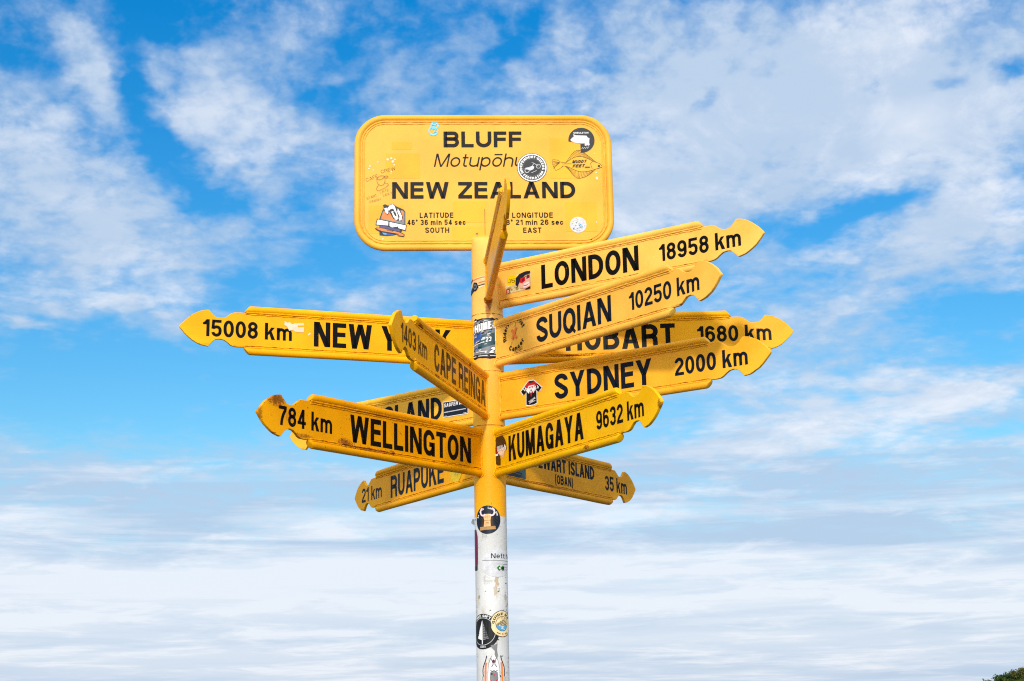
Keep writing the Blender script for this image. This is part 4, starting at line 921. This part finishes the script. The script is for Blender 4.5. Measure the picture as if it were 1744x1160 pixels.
a.line('white', [(cx-r*.3, cy-r*.15), (cx+r*.1, cy-r*.24), (cx-r*.12, cy-r*.34), (cx+r*.2, cy-r*.44)], .002).disc('red', cx-r*.05, cy+r*.46, .002).disc('red', cx, cy-r*.78, .0024).lines('black', [[(cx-r*.5, cy-r*.66), (cx-r*.2, cy-r*.78)], [(cx+r*.2, cy-r*.78), (cx+r*.5, cy-r*.66)]], .002)
on_pole(a, 'round cream and blue mountain and lake sticker')
a = Art().poly('grey', [(T(-7), .168), (T(8), .170), (T(17), .174), (T(15), .150), (T(18), .132), (T(14), .120), (T(6), .134), (T(8), .148), (T(-2), .158)])
on_pole(a, 'grey torn remnant of a sticker', 'paper_scrap')
# flaming skull sticker at the foot of the frame
cx, cy = T(3), .068
a = Art()
e_ = lambda *p: [(cx+x*.040, cy+y*.052) for x, y in p]
a.poly('white', e_((-.1, 1.25), (.1, 1.3), (.35, .9), (.55, .4), (.5, -.9), (.3, -1.3), (-.3, -1.3), (-.5, -.9), (-.55, .4), (-.3, .9)))
for s_ in (-1, 1):
    a.line('black', e_(*bez((s_*.62, 1.25), (s_*.70, .7), (s_*1.15, .6), (s_*.95, -.1), 12)), .0032)
    a.line('orange', e_(*bez((s_*.66, .8), (s_*.78, .4), (s_*.7, .2), (s_*.8, -1.3), 12)), .0065)
    a.line('black', e_(*bez((s_*1.02, -.1), (s_*1.05, -.5), (s_*.9, -.7), (s_*.72, -1.3), 10)), .0016)
    a.line('grey', e_(*bez((s_*.12, 1.25), (s_*.5, .9), (s_*.6, .2), (s_*.45, -1.2), 12)), .0016)
a.poly('grey', e_((-.32, .15), (.0, .32), (.32, .15), (.36, -.25), (.2, -.5), (-.2, -.5), (-.36, -.25))).poly('red', e_((-.36, -.28), (-.1, -.42), (.1, -.42), (.36, -.25), (.25, -.55), (.0, -.64), (-.25, -.55)))
a.disc('maroon', *e_((-.02, .88))[0], .0045, .006).lines('charcoal', [e_((-.25, 1.1), (-.05, .7), (-.2, .5)), e_((.2, 1.1), (.08, .7), (.25, .5)), e_((-.3, .3), (-.1, .2)), e_((.3, .3), (.1, .2))], .002)
a.poly('red', e_((-.08, .06), (.0, .0), (.1, .08), (.02, -.1))).disc('black', *e_((-.18, .05))[0], .003).poly('charcoal', e_((-.3, -.72), (.3, -.72), (.4, -1.3), (-.4, -1.3))).lines('pink', [e_((-.25+.1*i, -.74), (-.3+.12*i, -1.25)) for i in range(6)], .0018)
on_pole(a, 'flame-shaped sticker with a grey face and red mouth')
# lifting end of tape on the left of the pole
bm = bmesh.new()
q0 = [ppl(T(-88), .588, .0005), ppl(T(-88), .612, .0005)]
tv = [bm.verts.new(v) for v in (q0[0], q0[1], (q0[1][0]-.008, q0[1][1]+.002, q0[1][2]-.001), (q0[0][0]-.012, q0[0][1]+.001, q0[0][2]+.010))]
tb_ = [bm.verts.new((v.co.x, v.co.y+.0006, v.co.z)) for v in tv]
bm.faces.new(tv); bm.faces.new(tb_[::-1])
for i in range(4): bm.faces.new((tv[i], tb_[i], tb_[(i+1) % 4], tv[(i+1) % 4]))
link('paper_scrap', bm, ink('grey'), pole, 'lifting grey end of tape', smooth=False)

# ------------------------------------------------------------------ ground, far hill, bushes
def ground_mat():
    m, t, b = new_mat('ground_gravel_grass')
    tc = t.new('ShaderNodeTexCoord').outputs['Object']
    n = t.noise(tc, 0.35, 6, 0.6).outputs['Fac']; f = t.noise(tc, 9.0, 6, 0.7).outputs['Fac']
    g = t.mix(t.ramp(f, .3, .7), (0.035, 0.055, 0.018, 1), (0.075, 0.095, 0.035, 1)); s = t.mix(t.ramp(f, .3, .7), (0.055, 0.05, 0.045, 1), (0.10, 0.092, 0.08, 1))
    t.l.new(t.mix(t.ramp(n, .56, .66), s, g), b.inputs['Base Color']); b.inputs['Roughness'].default_value = 0.95
    return m
bm = bmesh.new()
prev = None
for rr in (0.0, 3, 10, 40, 150, 600, 3000, 9000):
    if rr == 0: prev = [bm.verts.new((0, 0, 0))]; continue
    ring = [bm.verts.new((rr*math.cos(2*math.pi*k/48), rr*math.sin(2*math.pi*k/48), 0)) for k in range(48)]
    for k in range(48):
        if len(prev) == 1: bm.faces.new((prev[0], ring[k], ring[(k+1) % 48]))
        else: bm.faces.new((prev[k], ring[k], ring[(k+1) % 48], prev[(k+1) % 48]))
    prev = ring
gr = link('ground', bm, ground_mat()); gr['kind'] = 'structure'

HX, HY, HR, HH = 80.0, 128.0, 46.0, 6.2
def hill_z(x, y):
    d = math.hypot(x-HX, y-HY)/HR
    if d >= 1: return -0.3
    return HH*(1-d*d)**1.4 + 0.35*noise.noise(Vector((x*.2, y*.2, 1)))*(1-d) - 0.05
bm = bmesh.new(); N = 60; gv = {}
for i in range(N+1):
    for j in range(N+1):
        x, y = HX-HR*1.02+2.04*HR*i/N, HY-HR*1.02+2.04*HR*j/N
        gv[i, j] = bm.verts.new((x, y, hill_z(x, y)))
for i in range(N):
    for j in range(N): bm.faces.new((gv[i, j], gv[i+1, j], gv[i+1, j+1], gv[i, j+1]))
def green(name, lo, hi, sc):
    m, t, b = new_mat(name); tc = t.new('ShaderNodeTexCoord').outputs['Object']
    n = t.noise(tc, sc, 5, 0.65).outputs['Fac']
    t.l.new(t.mix(t.ramp(n, .35, .65), lo, hi), b.inputs['Base Color']); b.inputs['Roughness'].default_value = 1.0; b.inputs['Specular IOR Level'].default_value = 0.0
    return m
hl = link('hill', bm, green('hill_scrub', (0.020, 0.036, 0.010, 1), (0.060, 0.075, 0.022, 1), 0.6)); hl['kind'] = 'structure'
LEAF = [green('bush_leaf_dark', (0.022, 0.045, 0.012, 1), (0.07, 0.10, 0.028, 1), 1.3), green('bush_leaf_olive', (0.045, 0.055, 0.015, 1), (0.12, 0.11, 0.030, 1), 1.3)]
BARK = green('bush_bark', (0.05, 0.035, 0.02, 1), (0.11, 0.08, 0.05, 1), 4.0)
def make_bush(x, y, w, h, seed, label, li):
    rnd = random.Random(seed); z0 = hill_z(x, y)-.30
    root = bpy.data.objects.new('bush', None); C.objects.link(root); root.location = (x, y, z0)
    root['label'] = label; root['category'] = 'bush'; root['group'] = 'bushes along the crest of the hill'
    bm = bmesh.new()
    for k in range(5):
        an = rnd.uniform(0, 6.28); l = rnd.uniform(.5, .85)*h; sp = rnd.uniform(.1, .35)*w
        tube(bm, [Vector((0, 0, 0)), Vector((math.cos(an)*sp*.4, math.sin(an)*sp*.4, l*.5)), Vector((math.cos(an)*sp, math.sin(an)*sp, l))], [.05, .035, .015], 6)
    link('stem', bm, BARK, root)
    bm = bmesh.new(); clumps = [(rnd.uniform(-.36, .36)*w, rnd.uniform(-.36, .36)*w, rnd.uniform(.04, .82)*h, rnd.uniform(.16, .30)*w) for _ in range(22)]
    for cx, cy, cz, cr in clumps:
        for _ in range(120):
            v = Vector((rnd.gauss(0, 1), rnd.gauss(0, 1), rnd.gauss(0, 1))).normalized()*cr*rnd.uniform(.45, 1.05)
            p = Vector((cx, cy, cz))+v*(1 if v.z > -.2*cr else .6); s_ = rnd.uniform(.05, .11)
            a_ = (v.normalized()*.6+Vector((rnd.uniform(-1, 1), rnd.uniform(-1, 1), rnd.uniform(-1, 1)))).normalized(); t1 = a_.orthogonal().normalized(); t2 = a_.cross(t1)
            bm.faces.new([bm.verts.new(p+t1*s_), bm.verts.new(p+t2*s_*.6), bm.verts.new(p-t1*s_), bm.verts.new(p-t2*s_*.6)])
    link('foliage', bm, LEAF[li], root, smooth=False)
# crest of the hill, seen in the corner of the frame
for i, (d, az_, w, h, lab, li) in enumerate([
    (151, 17.62, 1.5, .70, 'lowest small bush at the left end of the hill crest', 1), (151, 17.95, 1.7, .95, 'dark bush, second from the left along the hill crest', 0),
    (151, 18.27, 1.7, 1.0, 'dark bush in the middle of the hill crest', 0), (151, 18.55, 1.7, .98, 'olive bush, fourth from the left along the hill crest', 1),
    (151, 18.88, 1.9, 1.1, 'bright green bush highest on the hill crest', 1), (151, 19.4, 2.3, 1.3, 'broad dark bush beyond the right end of the crest', 0)]):
    make_bush(d*math.sin(rad(az_)), -5.47+d*math.cos(rad(az_)), w, h, 40+i, lab, li)
